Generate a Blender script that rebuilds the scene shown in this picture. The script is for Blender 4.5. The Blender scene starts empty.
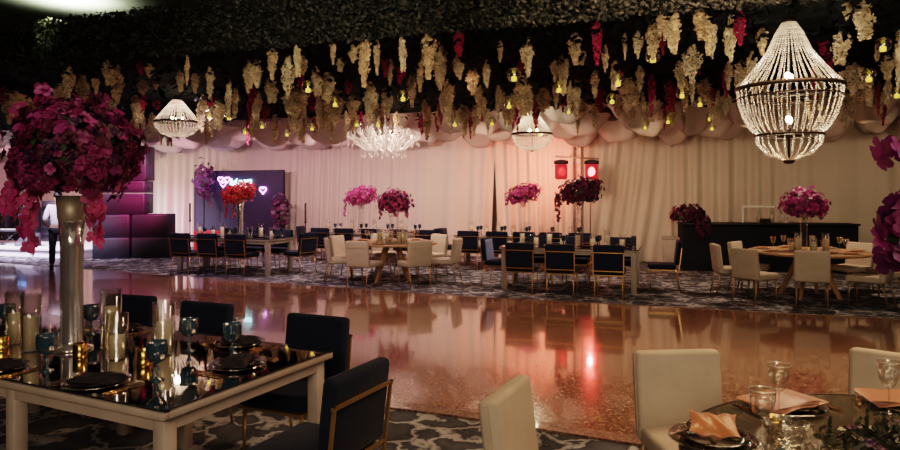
import bpy, bmesh, math, random
from mathutils import Matrix, Vector
PI = math.pi
scene = bpy.context.scene
COL = scene.collection

# ------------------------------------------------------------------ frames
# world: X along the dance floor edge, Y away towards the drapes, camera over the origin
YAW = math.radians(19.0)
CA, SA = math.cos(YAW), math.sin(YAW)
F, HZ, CH = 655.0, 194.0, 1.7


def cw(X, d, z=0.0):
    """camera-frame plan position (right, depth) to world"""
    return Vector((X * CA - d * SA, X * SA + d * CA, z))


def W(px, py, z):
    s = (py - HZ) / (CH - z)
    return cw((px - 450) / s, F / s, z)


def at_v(px, v, z=0.0):
    """the world point in image column px on the plane Y=v"""
    k = (px - 450) / F
    d = v / (k * SA + CA)
    return cw(k * d, d, z)


def at_d(px, d, z=0.0):
    return cw((px - 450) / F * d, d, z)


def zof(py, d):
    return CH - (py - HZ) * d / F


def camang(deg):
    """a plan angle given in the camera frame, as a world angle (radians)"""
    return math.radians(deg) + YAW


# ------------------------------------------------------------------ materials
MATS = {}


def new_mat(name):
    m = bpy.data.materials.new(name)
    m.use_nodes = True
    MATS[name] = m
    return m, m.node_tree.nodes, m.node_tree.links


def pmat(name, col, rough=0.6, metal=0.0, noise=0.12, scale=8.0, emit=None, estr=0.0, sheen=0.0, coat=0.0, bump=0.0, bscale=60.0, spec=0.5, trans=0.0, sss=0.0):
    m, n, l = new_mat(name)
    b = n['Principled BSDF']
    tc = n.new('ShaderNodeTexCoord')
    tx = n.new('ShaderNodeTexNoise')
    tx.inputs['Scale'].default_value = scale
    tx.inputs['Detail'].default_value = 3
    l.new(tc.outputs['Object'], tx.inputs['Vector'])
    rp = n.new('ShaderNodeValToRGB')
    c = col
    rp.color_ramp.elements[0].color = (c[0] * (1 - noise), c[1] * (1 - noise), c[2] * (1 - noise), 1)
    rp.color_ramp.elements[1].color = (min(1, c[0] * (1 + noise)), min(1, c[1] * (1 + noise)), min(1, c[2] * (1 + noise)), 1)
    rp.color_ramp.elements[0].position = 0.3
    rp.color_ramp.elements[1].position = 0.7
    l.new(tx.outputs['Fac'], rp.inputs['Fac'])
    l.new(rp.outputs['Color'], b.inputs['Base Color'])
    b.inputs['Roughness'].default_value = rough
    b.inputs['Metallic'].default_value = metal
    b.inputs['Specular IOR Level'].default_value = spec
    if sheen:
        b.inputs['Sheen Weight'].default_value = sheen
    if coat:
        b.inputs['Coat Weight'].default_value = coat
    if trans:
        b.inputs['Transmission Weight'].default_value = trans
    if emit:
        b.inputs['Emission Color'].default_value = (*emit, 1)
        b.inputs['Emission Strength'].default_value = estr
    if bump:
        t2 = n.new('ShaderNodeTexNoise')
        t2.inputs['Scale'].default_value = bscale
        l.new(tc.outputs['Object'], t2.inputs['Vector'])
        bp = n.new('ShaderNodeBump')
        bp.inputs['Strength'].default_value = bump
        bp.inputs['Distance'].default_value = 0.01
        l.new(t2.outputs['Fac'], bp.inputs['Height'])
        l.new(bp.outputs['Normal'], b.inputs['Normal'])
    return m


def glass_mat(name, tint=(1, 1, 1), gloss=0.12, rough=0.03, body=None, bodyfac=0.0):
    """thin glass: tinted see-through plus a fresnel reflection, optionally some body colour"""
    m, n, l = new_mat(name)
    n.remove(n['Principled BSDF'])
    out = n['Material Output']
    tr = n.new('ShaderNodeBsdfTransparent')
    tr.inputs['Color'].default_value = (*tint, 1)
    gl = n.new('ShaderNodeBsdfGlossy')
    gl.inputs['Roughness'].default_value = rough
    gl.inputs['Color'].default_value = (1, 1, 1, 1)
    lw = n.new('ShaderNodeLayerWeight')
    lw.inputs['Blend'].default_value = 0.35
    mt = n.new('ShaderNodeMath')
    mt.operation = 'MULTIPLY_ADD'
    l.new(lw.outputs['Facing'], mt.inputs[0])
    mt.inputs[1].default_value = 0.55
    mt.inputs[2].default_value = gloss
    mx = n.new('ShaderNodeMixShader')
    l.new(mt.outputs[0], mx.inputs['Fac'])
    src = tr.outputs[0]
    if body:
        df = n.new('ShaderNodeBsdfDiffuse')
        df.inputs['Color'].default_value = (*body, 1)
        m2 = n.new('ShaderNodeMixShader')
        m2.inputs['Fac'].default_value = bodyfac
        l.new(src, m2.inputs[1])
        l.new(df.outputs[0], m2.inputs[2])
        src = m2.outputs[0]
    l.new(src, mx.inputs[1])
    l.new(gl.outputs[0], mx.inputs[2])
    l.new(mx.outputs[0], out.inputs['Surface'])
    return m


def emat(name, col, strength):
    m, n, l = new_mat(name)
    b = n['Principled BSDF']
    b.inputs['Base Color'].default_value = (*[c * 0.5 for c in col], 1)
    b.inputs['Emission Color'].default_value = (*col, 1)
    b.inputs['Emission Strength'].default_value = strength
    return m


def cloth_mat(name, col, transl=0.35):
    m, n, l = new_mat(name)
    n.remove(n['Principled BSDF'])
    out = n['Material Output']
    tc = n.new('ShaderNodeTexCoord')
    tx = n.new('ShaderNodeTexNoise')
    tx.inputs['Scale'].default_value = 1.3
    l.new(tc.outputs['Object'], tx.inputs['Vector'])
    rp = n.new('ShaderNodeValToRGB')
    rp.color_ramp.elements[0].color = (col[0] * .88, col[1] * .86, col[2] * .84, 1)
    rp.color_ramp.elements[1].color = (*col, 1)
    l.new(tx.outputs['Fac'], rp.inputs['Fac'])
    d = n.new('ShaderNodeBsdfDiffuse')
    t = n.new('ShaderNodeBsdfTranslucent')
    l.new(rp.outputs[0], d.inputs[0])
    l.new(rp.outputs[0], t.inputs[0])
    mx = n.new('ShaderNodeMixShader')
    mx.inputs[0].default_value = transl
    l.new(d.outputs[0], mx.inputs[1])
    l.new(t.outputs[0], mx.inputs[2])
    l.new(mx.outputs[0], out.inputs['Surface'])
    return m


def petal_mat(name, col, transl=0.3, noise=0.25):
    m, n, l = new_mat(name)
    b = n['Principled BSDF']
    out = n['Material Output']
    tc = n.new('ShaderNodeTexCoord')
    tx = n.new('ShaderNodeTexNoise')
    tx.inputs['Scale'].default_value = 9
    l.new(tc.outputs['Object'], tx.inputs['Vector'])
    rp = n.new('ShaderNodeValToRGB')
    rp.color_ramp.elements[0].position = .35
    rp.color_ramp.elements[1].position = .65
    rp.color_ramp.elements[0].color = (*[c * (1 - noise) for c in col], 1)
    rp.color_ramp.elements[1].color = (*[min(1, c * (1 + noise)) for c in col], 1)
    l.new(tx.outputs['Fac'], rp.inputs['Fac'])
    l.new(rp.outputs[0], b.inputs['Base Color'])
    b.inputs['Roughness'].default_value = .45
    b.inputs['Specular IOR Level'].default_value = .45
    t = n.new('ShaderNodeBsdfTranslucent')
    l.new(rp.outputs[0], t.inputs[0])
    mx = n.new('ShaderNodeMixShader')
    mx.inputs[0].default_value = transl
    l.new(b.outputs[0], mx.inputs[1])
    l.new(t.outputs[0], mx.inputs[2])
    l.new(mx.outputs[0], out.inputs['Surface'])
    return m


def carpet_mat():
    m, n, l = new_mat('patterned carpet')
    b = n['Principled BSDF']
    tc = n.new('ShaderNodeTexCoord')
    nz = n.new('ShaderNodeTexNoise')
    nz.inputs['Scale'].default_value = 3.6
    nz.inputs['Detail'].default_value = 4
    l.new(tc.outputs['Object'], nz.inputs['Vector'])
    mxv = n.new('ShaderNodeMix')
    mxv.data_type = 'VECTOR'
    mxv.inputs['Factor'].default_value = .38
    l.new(tc.outputs['Object'], mxv.inputs[4])
    l.new(nz.outputs['Color'], mxv.inputs[5])
    vo = n.new('ShaderNodeTexVoronoi')
    vo.feature = 'DISTANCE_TO_EDGE'
    vo.inputs['Scale'].default_value = 4.2
    l.new(mxv.outputs[1], vo.inputs['Vector'])
    r1 = n.new('ShaderNodeValToRGB')
    e = r1.color_ramp.elements
    e[0].position = .0
    e[0].color = (.46, .49, .54, 1)
    e[1].position = .10
    e[1].color = (.055, .068, .095, 1)
    k = e.new(.05)
    k.color = (.30, .325, .365, 1)
    k = e.new(.3)
    k.color = (.10, .112, .14, 1)
    l.new(vo.outputs['Distance'], r1.inputs['Fac'])
    n2 = n.new('ShaderNodeTexNoise')
    n2.inputs['Scale'].default_value = 1.6
    n2.inputs['Detail'].default_value = 5
    l.new(tc.outputs['Object'], n2.inputs['Vector'])
    r2 = n.new('ShaderNodeValToRGB')
    r2.color_ramp.elements[0].position = .4
    r2.color_ramp.elements[1].position = .62
    r2.color_ramp.elements[0].color = (.55, .5, .45, 1)
    r2.color_ramp.elements[1].color = (1.0, .95, .88, 1)
    l.new(n2.outputs['Fac'], r2.inputs['Fac'])
    mm = n.new('ShaderNodeMix')
    mm.data_type = 'RGBA'
    mm.blend_type = 'MULTIPLY'
    mm.inputs['Factor'].default_value = 1
    l.new(r1.outputs[0], mm.inputs[6])
    l.new(r2.outputs[0], mm.inputs[7])
    l.new(mm.outputs[2], b.inputs['Base Color'])
    b.inputs['Roughness'].default_value = .95
    b.inputs['Specular IOR Level'].default_value = .1
    n3 = n.new('ShaderNodeTexNoise')
    n3.inputs['Scale'].default_value = 160
    l.new(tc.outputs['Object'], n3.inputs['Vector'])
    bp = n.new('ShaderNodeBump')
    bp.inputs['Strength'].default_value = .5
    bp.inputs['Distance'].default_value = .01
    l.new(n3.outputs['Fac'], bp.inputs['Height'])
    l.new(bp.outputs[0], b.inputs['Normal'])
    return m


def terrazzo_mat(name, dark=1.0, rough=.13, spec=.8):
    m, n, l = new_mat(name)
    b = n['Principled BSDF']
    tc = n.new('ShaderNodeTexCoord')
    vo = n.new('ShaderNodeTexVoronoi')
    vo.inputs['Scale'].default_value = 62
    l.new(tc.outputs['Object'], vo.inputs['Vector'])
    sep = n.new('ShaderNodeSeparateColor')
    l.new(vo.outputs['Color'], sep.inputs[0])
    r = n.new('ShaderNodeValToRGB')
    r.color_ramp.interpolation = 'LINEAR'
    e = r.color_ramp.elements
    D = dark
    e[0].position = .0
    e[0].color = (.035 * D, .015 * D, .009 * D, 1)
    e[1].position = 1.
    e[1].color = (.48 * D, .29 * D, .18 * D, 1)
    k = e.new(.3)
    k.color = (.16 * D, .075 * D, .04 * D, 1)
    k = e.new(.6)
    k.color = (.24 * D, .118 * D, .066 * D, 1)
    l.new(sep.outputs[0], r.inputs['Fac'])
    n2 = n.new('ShaderNodeTexNoise')
    n2.inputs['Scale'].default_value = .8
    n2.inputs['Detail'].default_value = 3
    l.new(tc.outputs['Object'], n2.inputs['Vector'])
    r2 = n.new('ShaderNodeValToRGB')
    r2.color_ramp.elements[0].color = (.8, .8, .8, 1)
    r2.color_ramp.elements[1].color = (1.1, 1.1, 1.1, 1)
    l.new(n2.outputs[0], r2.inputs[0])
    # faint square slab joints
    br = n.new('ShaderNodeTexBrick')
    br.offset = 0
    br.inputs['Scale'].default_value = 1
    br.inputs['Brick Width'].default_value = 1.2
    br.inputs['Row Height'].default_value = 1.2
    br.inputs['Mortar Size'].default_value = .004
    br.inputs['Color1'].default_value = (1, 1, 1, 1)
    br.inputs['Color2'].default_value = (.93, .93, .93, 1)
    br.inputs['Mortar'].default_value = (.6, .6, .6, 1)
    l.new(tc.outputs['Object'], br.inputs['Vector'])
    m1 = n.new('ShaderNodeMix')
    m1.data_type = 'RGBA'
    m1.blend_type = 'MULTIPLY'
    m1.inputs['Factor'].default_value = 1
    l.new(r.outputs[0], m1.inputs[6])
    l.new(r2.outputs[0], m1.inputs[7])
    m2 = n.new('ShaderNodeMix')
    m2.data_type = 'RGBA'
    m2.blend_type = 'MULTIPLY'
    m2.inputs['Factor'].default_value = 1
    l.new(m1.outputs[2], m2.inputs[6])
    l.new(br.outputs[0], m2.inputs[7])
    l.new(m2.outputs[2], b.inputs['Base Color'])
    b.inputs['Roughness'].default_value = rough
    b.inputs['Specular IOR Level'].default_value = spec
    b.inputs['IOR'].default_value = 1.65
    b.inputs['Coat Weight'].default_value = .8
    b.inputs['Coat Roughness'].default_value = .05
    nb = n.new('ShaderNodeTexNoise')
    nb.inputs['Scale'].default_value = 3
    l.new(tc.outputs['Object'], nb.inputs['Vector'])
    bp = n.new('ShaderNodeBump')
    bp.inputs['Strength'].default_value = .03
    bp.inputs['Distance'].default_value = .01
    l.new(nb.outputs['Fac'], bp.inputs['Height'])
    l.new(bp.outputs[0], b.inputs['Normal'])
    l.new(bp.outputs[0], b.inputs['Coat Normal'])
    return m


def crystal_mat():
    m, n, l = new_mat('cut crystal')
    n.remove(n['Principled BSDF'])
    out = n['Material Output']
    tc = n.new('ShaderNodeTexCoord')
    wn = n.new('ShaderNodeTexWhiteNoise')
    sc = n.new('ShaderNodeVectorMath')
    sc.operation = 'SNAP'
    sc.inputs[1].default_value = (.012, .012, .012)
    l.new(tc.outputs['Object'], sc.inputs[0])
    l.new(sc.outputs[0], wn.inputs['Vector'])
    gl = n.new('ShaderNodeBsdfGlossy')
    gl.inputs['Roughness'].default_value = .15
    df = n.new('ShaderNodeBsdfDiffuse')
    df.inputs['Color'].default_value = (.95, .88, .8, 1)
    tl = n.new('ShaderNodeBsdfTranslucent')
    tl.inputs['Color'].default_value = (.95, .88, .8, 1)
    tr = n.new('ShaderNodeBsdfTransparent')
    a = n.new('ShaderNodeMixShader')
    a.inputs[0].default_value = .5
    l.new(df.outputs[0], a.inputs[1])
    l.new(tl.outputs[0], a.inputs[2])
    b = n.new('ShaderNodeMixShader')
    b.inputs[0].default_value = .25
    l.new(a.outputs[0], b.inputs[1])
    l.new(gl.outputs[0], b.inputs[2])
    c = n.new('ShaderNodeMixShader')
    mm = n.new('ShaderNodeMath')
    mm.operation = 'MULTIPLY'
    mm.inputs[1].default_value = .85
    l.new(wn.outputs['Value'], mm.inputs[0])
    l.new(mm.outputs[0], c.inputs[0])
    l.new(b.outputs[0], c.inputs[1])
    l.new(tr.outputs[0], c.inputs[2])
    l.new(c.outputs[0], out.inputs['Surface'])
    return m


M_carpet = carpet_mat()
M_floor = terrazzo_mat('polished terrazzo')
M_trimfloor = terrazzo_mat('dark speckled edge strip', .75, .5)
M_wall = pmat('dim brown plaster', (.12, .095, .08), .9)
M_ceil = pmat('grey ceiling plaster', (.25, .24, .22), .9)
M_drape = cloth_mat('ivory sheer drape', (.80, .72, .63), .2)
M_swag = cloth_mat('ivory ceiling fabric', (.80, .70, .64), .3)
M_navy = pmat('navy velvet', (.004, .009, .026), .8, noise=.3, sheen=.06, bump=.2, bscale=25, spec=.2)
M_navylit = pmat('lit blue velvet throw', (.05, .12, .30), .75, noise=.3, sheen=.3)  # blue fabric, its colour brightened for the light on its front
M_cream = pmat('cream upholstery', (.50, .42, .335), .85, noise=.07, bump=.12, bscale=20, spec=.2)
M_seam = pmat('cream piping', (.46, .38, .29), .85)
M_goldframe = pmat('brushed gold metal', (.60, .38, .16), .35, .9, noise=.15)
M_goldleg = pmat('antique gold leg', (.42, .27, .14), .45, .75)
M_woodleg = pmat('tan wooden leg', (.40, .24, .13), .5)
M_oak = pmat('oak table wood', (.42, .25, .13), .45, noise=.25, scale=4)
M_whitewash = pmat('whitewashed wood', (.43, .36, .32), .55, noise=.12, scale=5, bump=.12, bscale=14)
M_mirror = pmat('dark mirror glass', (.62, .58, .56), .03, 1.0, noise=.02)
M_mirrorR = pmat('bronze mirror glass', (.33, .29, .22), .05, .72, noise=.05)
M_mirredge = pmat('black mirror edge', (.01, .01, .012), .3)
M_black = pmat('matte black', (.010, .010, .013), .6)
M_blackglass = pmat('satin black', (.012, .013, .016), .3)
M_speaker = pmat('black speaker paint', (.030, .028, .045), .55, noise=.3, scale=30)
M_grille = pmat('black speaker mesh', (.020, .019, .030), .7, noise=.5, scale=200)
M_barblack = pmat('black bar front', (.006, .008, .014), .7, noise=.15, spec=.2)
M_panel = pmat('indigo panel', (.022, .018, .060), .6)
M_white = pmat('white paint', (.75, .72, .72), .5, noise=.04)
M_wax = pmat('ivory candle wax', (.74, .66, .48), .5, noise=.05, sss=.2)
M_wick = pmat('charred wick', (.02, .015, .01), .9)
M_glass = glass_mat('clear glass', (.97, .98, .97), .06)
M_rimglass = pmat('bright glass rim', (.8, .74, .64), .15, .5)
M_crystalglass = glass_mat('crystal stemware', (.97, .97, .95), .07, .02)
M_bluegl = glass_mat('teal goblet glass', (.12, .26, .38), .05, .14, (.020, .075, .13), .6)
M_smoke = glass_mat('smoked plate glass', (.45, .42, .38), .10, .03)
M_goldvotive = pmat('gold mercury glass', (.75, .48, .13), .22, 1.0, noise=.35, scale=60)
M_goldcut = pmat('gold cutlery', (.72, .46, .20), .22, 1.0)
M_gunmetal = pmat('black china', (.012, .012, .014), .18)
M_napblack = pmat('black linen', (.012, .010, .014), .65, noise=.3, spec=.3)
M_peach = pmat('peach satin', (.47, .16, .055), .33, noise=.06, sheen=.3)
M_whiteware = pmat('bone china', (.62, .52, .43), .2, noise=.04)
M_silver = pmat('silver mirror tube', (.84, .86, .92), .15, .88, noise=.08)
M_crystal = crystal_mat()
M_darkmetal = pmat('dark bronze metal', (.035, .025, .02), .4, .7)
M_bulb = emat('warm bulb', (1, .80, .55), 30)
M_leafdark = pmat('dark boxwood leaf', (.0055, .009, .005), .6, noise=.5, scale=6)
M_leafdark2 = pmat('darker boxwood leaf', (.007, .010, .008), .7, noise=.5, scale=6)
M_leaf = pmat('green leaf', (.03, .07, .02), .5, noise=.4)
M_canopy = pmat('black canopy mat', (.007, .009, .007), .95, noise=.5, bump=1.0, bscale=14, spec=0.05)
M_wist = [petal_mat('cream wisteria petal', (.78, .64, .44), .3), petal_mat('pale wisteria petal', (.86, .77, .58), .3), petal_mat('tan wisteria petal', (.62, .48, .31), .3)]
M_pinkwist = [petal_mat('magenta wisteria petal', (.48, .02, .12), .35), petal_mat('deep pink wisteria petal', (.33, .012, .085), .35)]
M_mag = [petal_mat('magenta petal', (.25, .024, .14)), petal_mat('burgundy petal', (.09, .007, .038)), petal_mat('plum petal', (.045, .009, .05)), petal_mat('rose petal', (.34, .05, .23))]
M_pinkfl = [petal_mat('bright pink petal', (.66, .11, .34)), petal_mat('hot pink petal', (.52, .05, .26)), petal_mat('deep rose petal', (.32, .025, .14)), petal_mat('plum pink petal', (.17, .02, .11))]
M_redfl = [petal_mat('coral red petal', (.80, .09, .12)), petal_mat('scarlet petal', (.62, .03, .05)), petal_mat('dark red petal', (.30, .015, .035)), petal_mat('salmon petal', (.82, .20, .20))]
M_purfl = [petal_mat('violet petal', (.20, .02, .14)), petal_mat('dark violet petal', (.10, .012, .10)), petal_mat('lilac petal', (.42, .12, .36)), petal_mat('indigo petal', (.06, .02, .12))]
M_wine = [petal_mat('wine petal', (.13, .010, .055)), petal_mat('maroon petal', (.075, .007, .03)), petal_mat('berry petal', (.19, .018, .09)), petal_mat('black plum petal', (.035, .007, .03))]
M_green = pmat('stem green', (.06, .12, .03), .6)
M_ledyellow = emat('yellow tealight flame', (1.0, .70, .08), 1.1)
M_neonpink = emat('pink neon tube', (1.0, .35, .95), 7)
M_neoncyan = emat('cyan neon tube', (.45, .95, 1.0), 7)
M_red = emat('red stage lens', (1, .03, .03), 1.3)
M_redhot = emat('burning red stage lens', (1, .03, .03), 30)
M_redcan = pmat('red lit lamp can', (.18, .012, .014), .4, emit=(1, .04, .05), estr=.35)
M_truss = pmat('aluminium truss', (.55, .45, .38), .4, .7)
M_skin = pmat('skin', (.45, .26, .18), .6)
M_shirt = pmat('white shirt', (.78, .72, .74), .8)
M_trouser = pmat('dark trousers', (.02, .022, .04), .8)
M_hair = pmat('black hair', (.012, .009, .008), .6)
M_shoe = pmat('black shoe', (.012, .012, .012), .4)
M_screen = emat('blue display', (.15, .35, 1), 1.2)
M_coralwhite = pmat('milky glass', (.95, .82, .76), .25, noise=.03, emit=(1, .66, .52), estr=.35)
M_spotlamp = emat('white green ceiling lamp', (.85, 1, .7), 30)


# ------------------------------------------------------------------ mesh builder
class G:
    def __init__(self):
        self.v, self.f, self.m, self.s = [], [], [], []

    def add(self, vs, fs, mi=0, smooth=False, mat=None):
        o = len(self.v)
        if mat is not None:
            vs = [mat @ Vector(p) for p in vs]
        self.v.extend([tuple(p) for p in vs])
        for f in fs:
            self.f.append(tuple(i + o for i in f))
            self.m.append(mi)
            self.s.append(smooth)

    def box(self, c, s, mi=0, rot=None, bev=0.0, seg=2):
        mat = Matrix.Translation(c)
        if rot is not None:
            mat = mat @ rot.to_4x4()
        if bev <= 0:
            x, y, z = [k / 2 for k in s]
            vs = [(-x, -y, -z), (x, -y, -z), (x, y, -z), (-x, y, -z), (-x, -y, z), (x, -y, z), (x, y, z), (-x, y, z)]
            fs = [(0, 3, 2, 1), (4, 5, 6, 7), (0, 1, 5, 4), (1, 2, 6, 5), (2, 3, 7, 6), (3, 0, 4, 7)]
            self.add(vs, fs, mi, False, mat)
        else:
            bm = bmesh.new()
            bmesh.ops.create_cube(bm, size=1)
            for v in bm.verts:
                v.co = Vector((v.co.x * s[0], v.co.y * s[1], v.co.z * s[2]))
            bmesh.ops.bevel(bm, geom=bm.edges[:], offset=bev, segments=seg, profile=.5, affect='EDGES')
            bm.verts.index_update()
            vs = [v.co.copy() for v in bm.verts]
            fs = [[v.index for v in f.verts] for f in bm.faces]
            bm.free()
            self.add(vs, fs, mi, True, mat)

    def cyl(self, p0, p1, r0, r1=None, n=12, mi=0, caps=True, smooth=True):
        p0, p1 = Vector(p0), Vector(p1)
        r1 = r0 if r1 is None else r1
        d = (p1 - p0).normalized()
        a = d.orthogonal().normalized()
        b = d.cross(a)
        vs = []
        for p, r in ((p0, r0), (p1, r1)):
            for i in range(n):
                t = 2 * PI * i / n
                vs.append(p + (a * math.cos(t) + b * math.sin(t)) * r)
        fs = [(i, (i + 1) % n, n + (i + 1) % n, n + i) for i in range(n)]
        self.add(vs, fs, mi, smooth)
        if caps:
            o = len(self.v) - 2 * n
            self.f.append(tuple(o + i for i in reversed(range(n))))
            self.f.append(tuple(o + n + i for i in range(n)))
            self.m += [mi, mi]
            self.s += [False, False]

    def lathe(self, prof, n=24, mi=0, flute=0, famp=0.0, frange=None, mat=None, smooth=True):
        vs, fs = [], []
        for j, (r, z) in enumerate(prof):
            for i in range(n):
                t = 2 * PI * i / n
                k = r
                if flute and (frange is None or frange[0] <= z <= frange[1]):
                    k = r * (1 + famp * math.cos(flute * t))
                vs.append((k * math.cos(t), k * math.sin(t), z))
        for j in range(len(prof) - 1):
            for i in range(n):
                a, b = j * n + i, j * n + (i + 1) % n
                fs.append((a, b, b + n, a + n))
        self.add(vs, fs, mi, smooth, mat)

    def tube(self, pts, r, n=6, mi=0, rad=None):
        pts = [Vector(p) for p in pts]
        vs, fs = [], []
        ref = Vector((0.31, 0.17, 0.93))
        for i, p in enumerate(pts):
            d = (pts[min(i + 1, len(pts) - 1)] - pts[max(i - 1, 0)]).normalized()
            a = d.cross(ref)
            if a.length < .05:
                a = d.orthogonal()
            a.normalize()
            b = d.cross(a)
            rr = rad[i] if rad else r
            for k in range(n):
                t = 2 * PI * k / n
                vs.append(p + (a * math.cos(t) + b * math.sin(t)) * rr)
        for i in range(len(pts) - 1):
            for k in range(n):
                a, b = i * n + k, i * n + (k + 1) % n
                fs.append((a, b, b + n, a + n))
        fs.append(tuple(reversed(range(n))))
        fs.append(tuple((len(pts) - 1) * n + k for k in range(n)))
        self.add(vs, fs, mi, True)

    def sphere(self, c, r, n=10, m=7, mi=0, sz=1.0):
        vs, fs = [], []
        for j in range(m + 1):
            p = PI * j / m
            for i in range(n):
                t = 2 * PI * i / n
                vs.append((c[0] + r * math.sin(p) * math.cos(t), c[1] + r * math.sin(p) * math.sin(t), c[2] - r * sz * math.cos(p)))
        for j in range(m):
            for i in range(n):
                a, b = j * n + i, j * n + (i + 1) % n
                fs.append((a, b, b + n, a + n))
        self.add(vs, fs, mi, True)

    def build(self, name, mats, parent=None, loc=(0, 0, 0), rotz=0.0):
        me = bpy.data.meshes.new(name)
        me.from_pydata(self.v, [], self.f)
        mats = mats if isinstance(mats, (list, tuple)) else [mats]
        for k in mats:
            me.materials.append(k)
        me.polygons.foreach_set('material_index', self.m)
        me.polygons.foreach_set('use_smooth', self.s)
        me.update()
        o = bpy.data.objects.new(name, me)
        COL.objects.link(o)
        o.location = loc
        o.rotation_euler = (0, 0, rotz)
        if parent is not None:
            o.parent = parent
        return o


def tag(o, label, cat, group=None, kind=None):
    if label:
        o['label'] = label
    if cat:
        o['category'] = cat
    if group:
        o['group'] = group
    if kind:
        o['kind'] = kind
    return o


def thing(name, label, cat, loc=(0, 0, 0), rotz=0.0, group=None):
    o = bpy.data.objects.new(name, None)
    o.empty_display_size = .1
    COL.objects.link(o)
    o.location = loc
    o.rotation_euler = (0, 0, rotz)
    return tag(o, label, cat, group)


def struct(o):
    o['kind'] = 'structure'
    return o


def copy_tree(o, parent=None):
    c = o.copy()
    COL.objects.link(c)
    if parent is not None:
        c.parent = parent
    for ch in o.children:
        copy_tree(ch, c)
    return c


class Proto:
    """first place() moves the built thing itself, later ones copy it with its parts"""

    def __init__(self, root):
        self.root, self.used = root, False

    def place(self, loc, rotz=0.0, label=None, group=None, scale=None):
        o = copy_tree(self.root) if self.used else self.root
        self.used = True
        o.location = loc
        o.rotation_euler = (0, 0, rotz)
        if label:
            o['label'] = label
        if group:
            o['group'] = group
        if scale is not None:
            o.scale = scale if isinstance(scale, (tuple, list)) else (scale,) * 3
        return o


# ------------------------------------------------------------------ camera
cam = bpy.data.cameras.new('camera')
cam.sensor_width = 36
cam.lens = F / 900 * 36
cam.shift_y = -(225 - HZ) / 900
camo = bpy.data.objects.new('camera', cam)
COL.objects.link(camo)
camo.location = (0, 0, CH)
camo.rotation_euler = (PI / 2, 0, YAW)
cam.clip_end = 200
scene.camera = camo

# ------------------------------------------------------------------ room
UL, UR, VB, VF, HC = -25.0, 8.0, -5.0, 17.5, 5.6


def slab(name, x0, x1, y0, y1, z0, z1, mat):
    g = G()
    g.box(((x0 + x1) / 2, (y0 + y1) / 2, (z0 + z1) / 2), (x1 - x0, y1 - y0, z1 - z0))
    return struct(g.build(name, mat))


slab('floor', UL, UR, VB, VF, -.12, 0, M_carpet)
slab('ceiling', UL, UR, VB, VF, HC, HC + .12, M_ceil)
slab('wall_back', UL, UR, VF, VF + .15, 0, HC, M_wall)
slab('wall_left', UL - .15, UL, VB, VF, 0, HC, M_wall)
slab('wall_right', UR, UR + .15, VB, VF, 0, HC, M_wall)
slab('wall_front', UL, UR, VB - .15, VB, 0, HC, M_wall)
NEAR = [(UL + .3, 4.95), (-1.7, 4.88), (3.0, 4.40), (UR - .3, 4.2)]
FAR = [(UL + .3, 12.3), (-12.2, 11.15), (-3.5, 10.26), (UR - .3, 10.30)]


def sheet(name, lo, hi, z, mat):
    """a thin slab between two polylines of equal length"""
    g = G()
    n = len(lo)
    for i in range(n - 1):
        q = [lo[i], lo[i + 1], hi[i + 1], hi[i]]
        vs = [(x, y, 0) for x, y in q] + [(x, y, z) for x, y in q]
        g.add(vs, [(4, 5, 6, 7), (0, 1, 5, 4), (2, 3, 7, 6)] + ([(3, 0, 4, 7)] if i == 0 else []) + ([(1, 2, 6, 5)] if i == n - 2 else []))
    return struct(g.build(name, mat))


def off(pts, d):
    return [(x, y + d) for x, y in pts]


sheet('dance_floor', NEAR, FAR, .012, M_floor)
sheet('trim_1', off(NEAR, -.15), off(NEAR, -.002), .018, M_trimfloor)
sheet('trim_2', off(FAR, .002), off(FAR, .07), .014, M_trimfloor)

# ------------------------------------------------------------------ drapes along the back
VD = 17.0


def drape(name, label, u0, u1, seed, gapl=0.0, gapr=0.0, sweep=0.0, z1=3.62, lam=.30, amp=.085):
    rnd = random.Random(seed)
    ph = [rnd.uniform(0, 6.28) for _ in range(5)]
    nx = max(8, int((u1 - u0) / .03))
    nz = 14
    g = G()
    vs, fs = [], []
    for j in range(nz + 1):
        z = .02 + (z1 - .02) * j / nz
        lo = 1 - j / nz
        a0 = u0 + gapl * max(0, lo - .22)
        a1 = u1 - gapr * max(0, lo - .22)
        for i in range(nx + 1):
            t = i / nx
            u = a0 + (a1 - a0) * t
            q = u0 + (u1 - u0) * t
            q += sweep * (lo ** 1.6)
            y = amp * (math.sin(2 * PI * q / lam + 1.7 * math.sin(q * 1.9 + ph[0])) * (.55 + .45 * math.sin(q * 1.1 + ph[1])) + .5 * math.sin(2 * PI * q / (lam * 2.7) + ph[2] + .5 * lo))
            y *= .55 + .55 * lo
            vs.append((u + (sweep * .25 * lo ** 2), VD - .04 + y, z))
    for j in range(nz):
        for i in range(nx):
            a = j * (nx + 1) + i
            fs.append((a, a + 1, a + nx + 2, a + nx + 1))
    g.add(vs, fs, 0, True)
    o = g.build(name, M_drape)
    return tag(o, label, 'drape')


def uv_at(px):
    return at_v(px, VD).x


drape('sheer_drape', 'long pleated ivory drape behind the indigo neon panel and centre tables', UL + .1, uv_at(495), 1, gapr=.16)
drape('sheer_drape', 'pleated ivory drape between the dark gap and the red lamp stand', uv_at(495), uv_at(590), 2, gapl=.16)
drape('sheer_drape', 'gathered ivory drape sweeping sideways in curved folds beside the black bar', uv_at(588), uv_at(668), 3, sweep=.55, lam=.34, amp=.10)
drape('sheer_drape', 'pleated ivory drape hanging behind the black bar', uv_at(667), UR - .1, 4)
g = G()
g.cyl((UL + .1, VD, 3.66), (UR - .1, VD, 3.66), .035, n=10)
tag(g.build('drape_rail', M_truss), 'long straight rail the ivory drapes hang from', 'rail')

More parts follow.
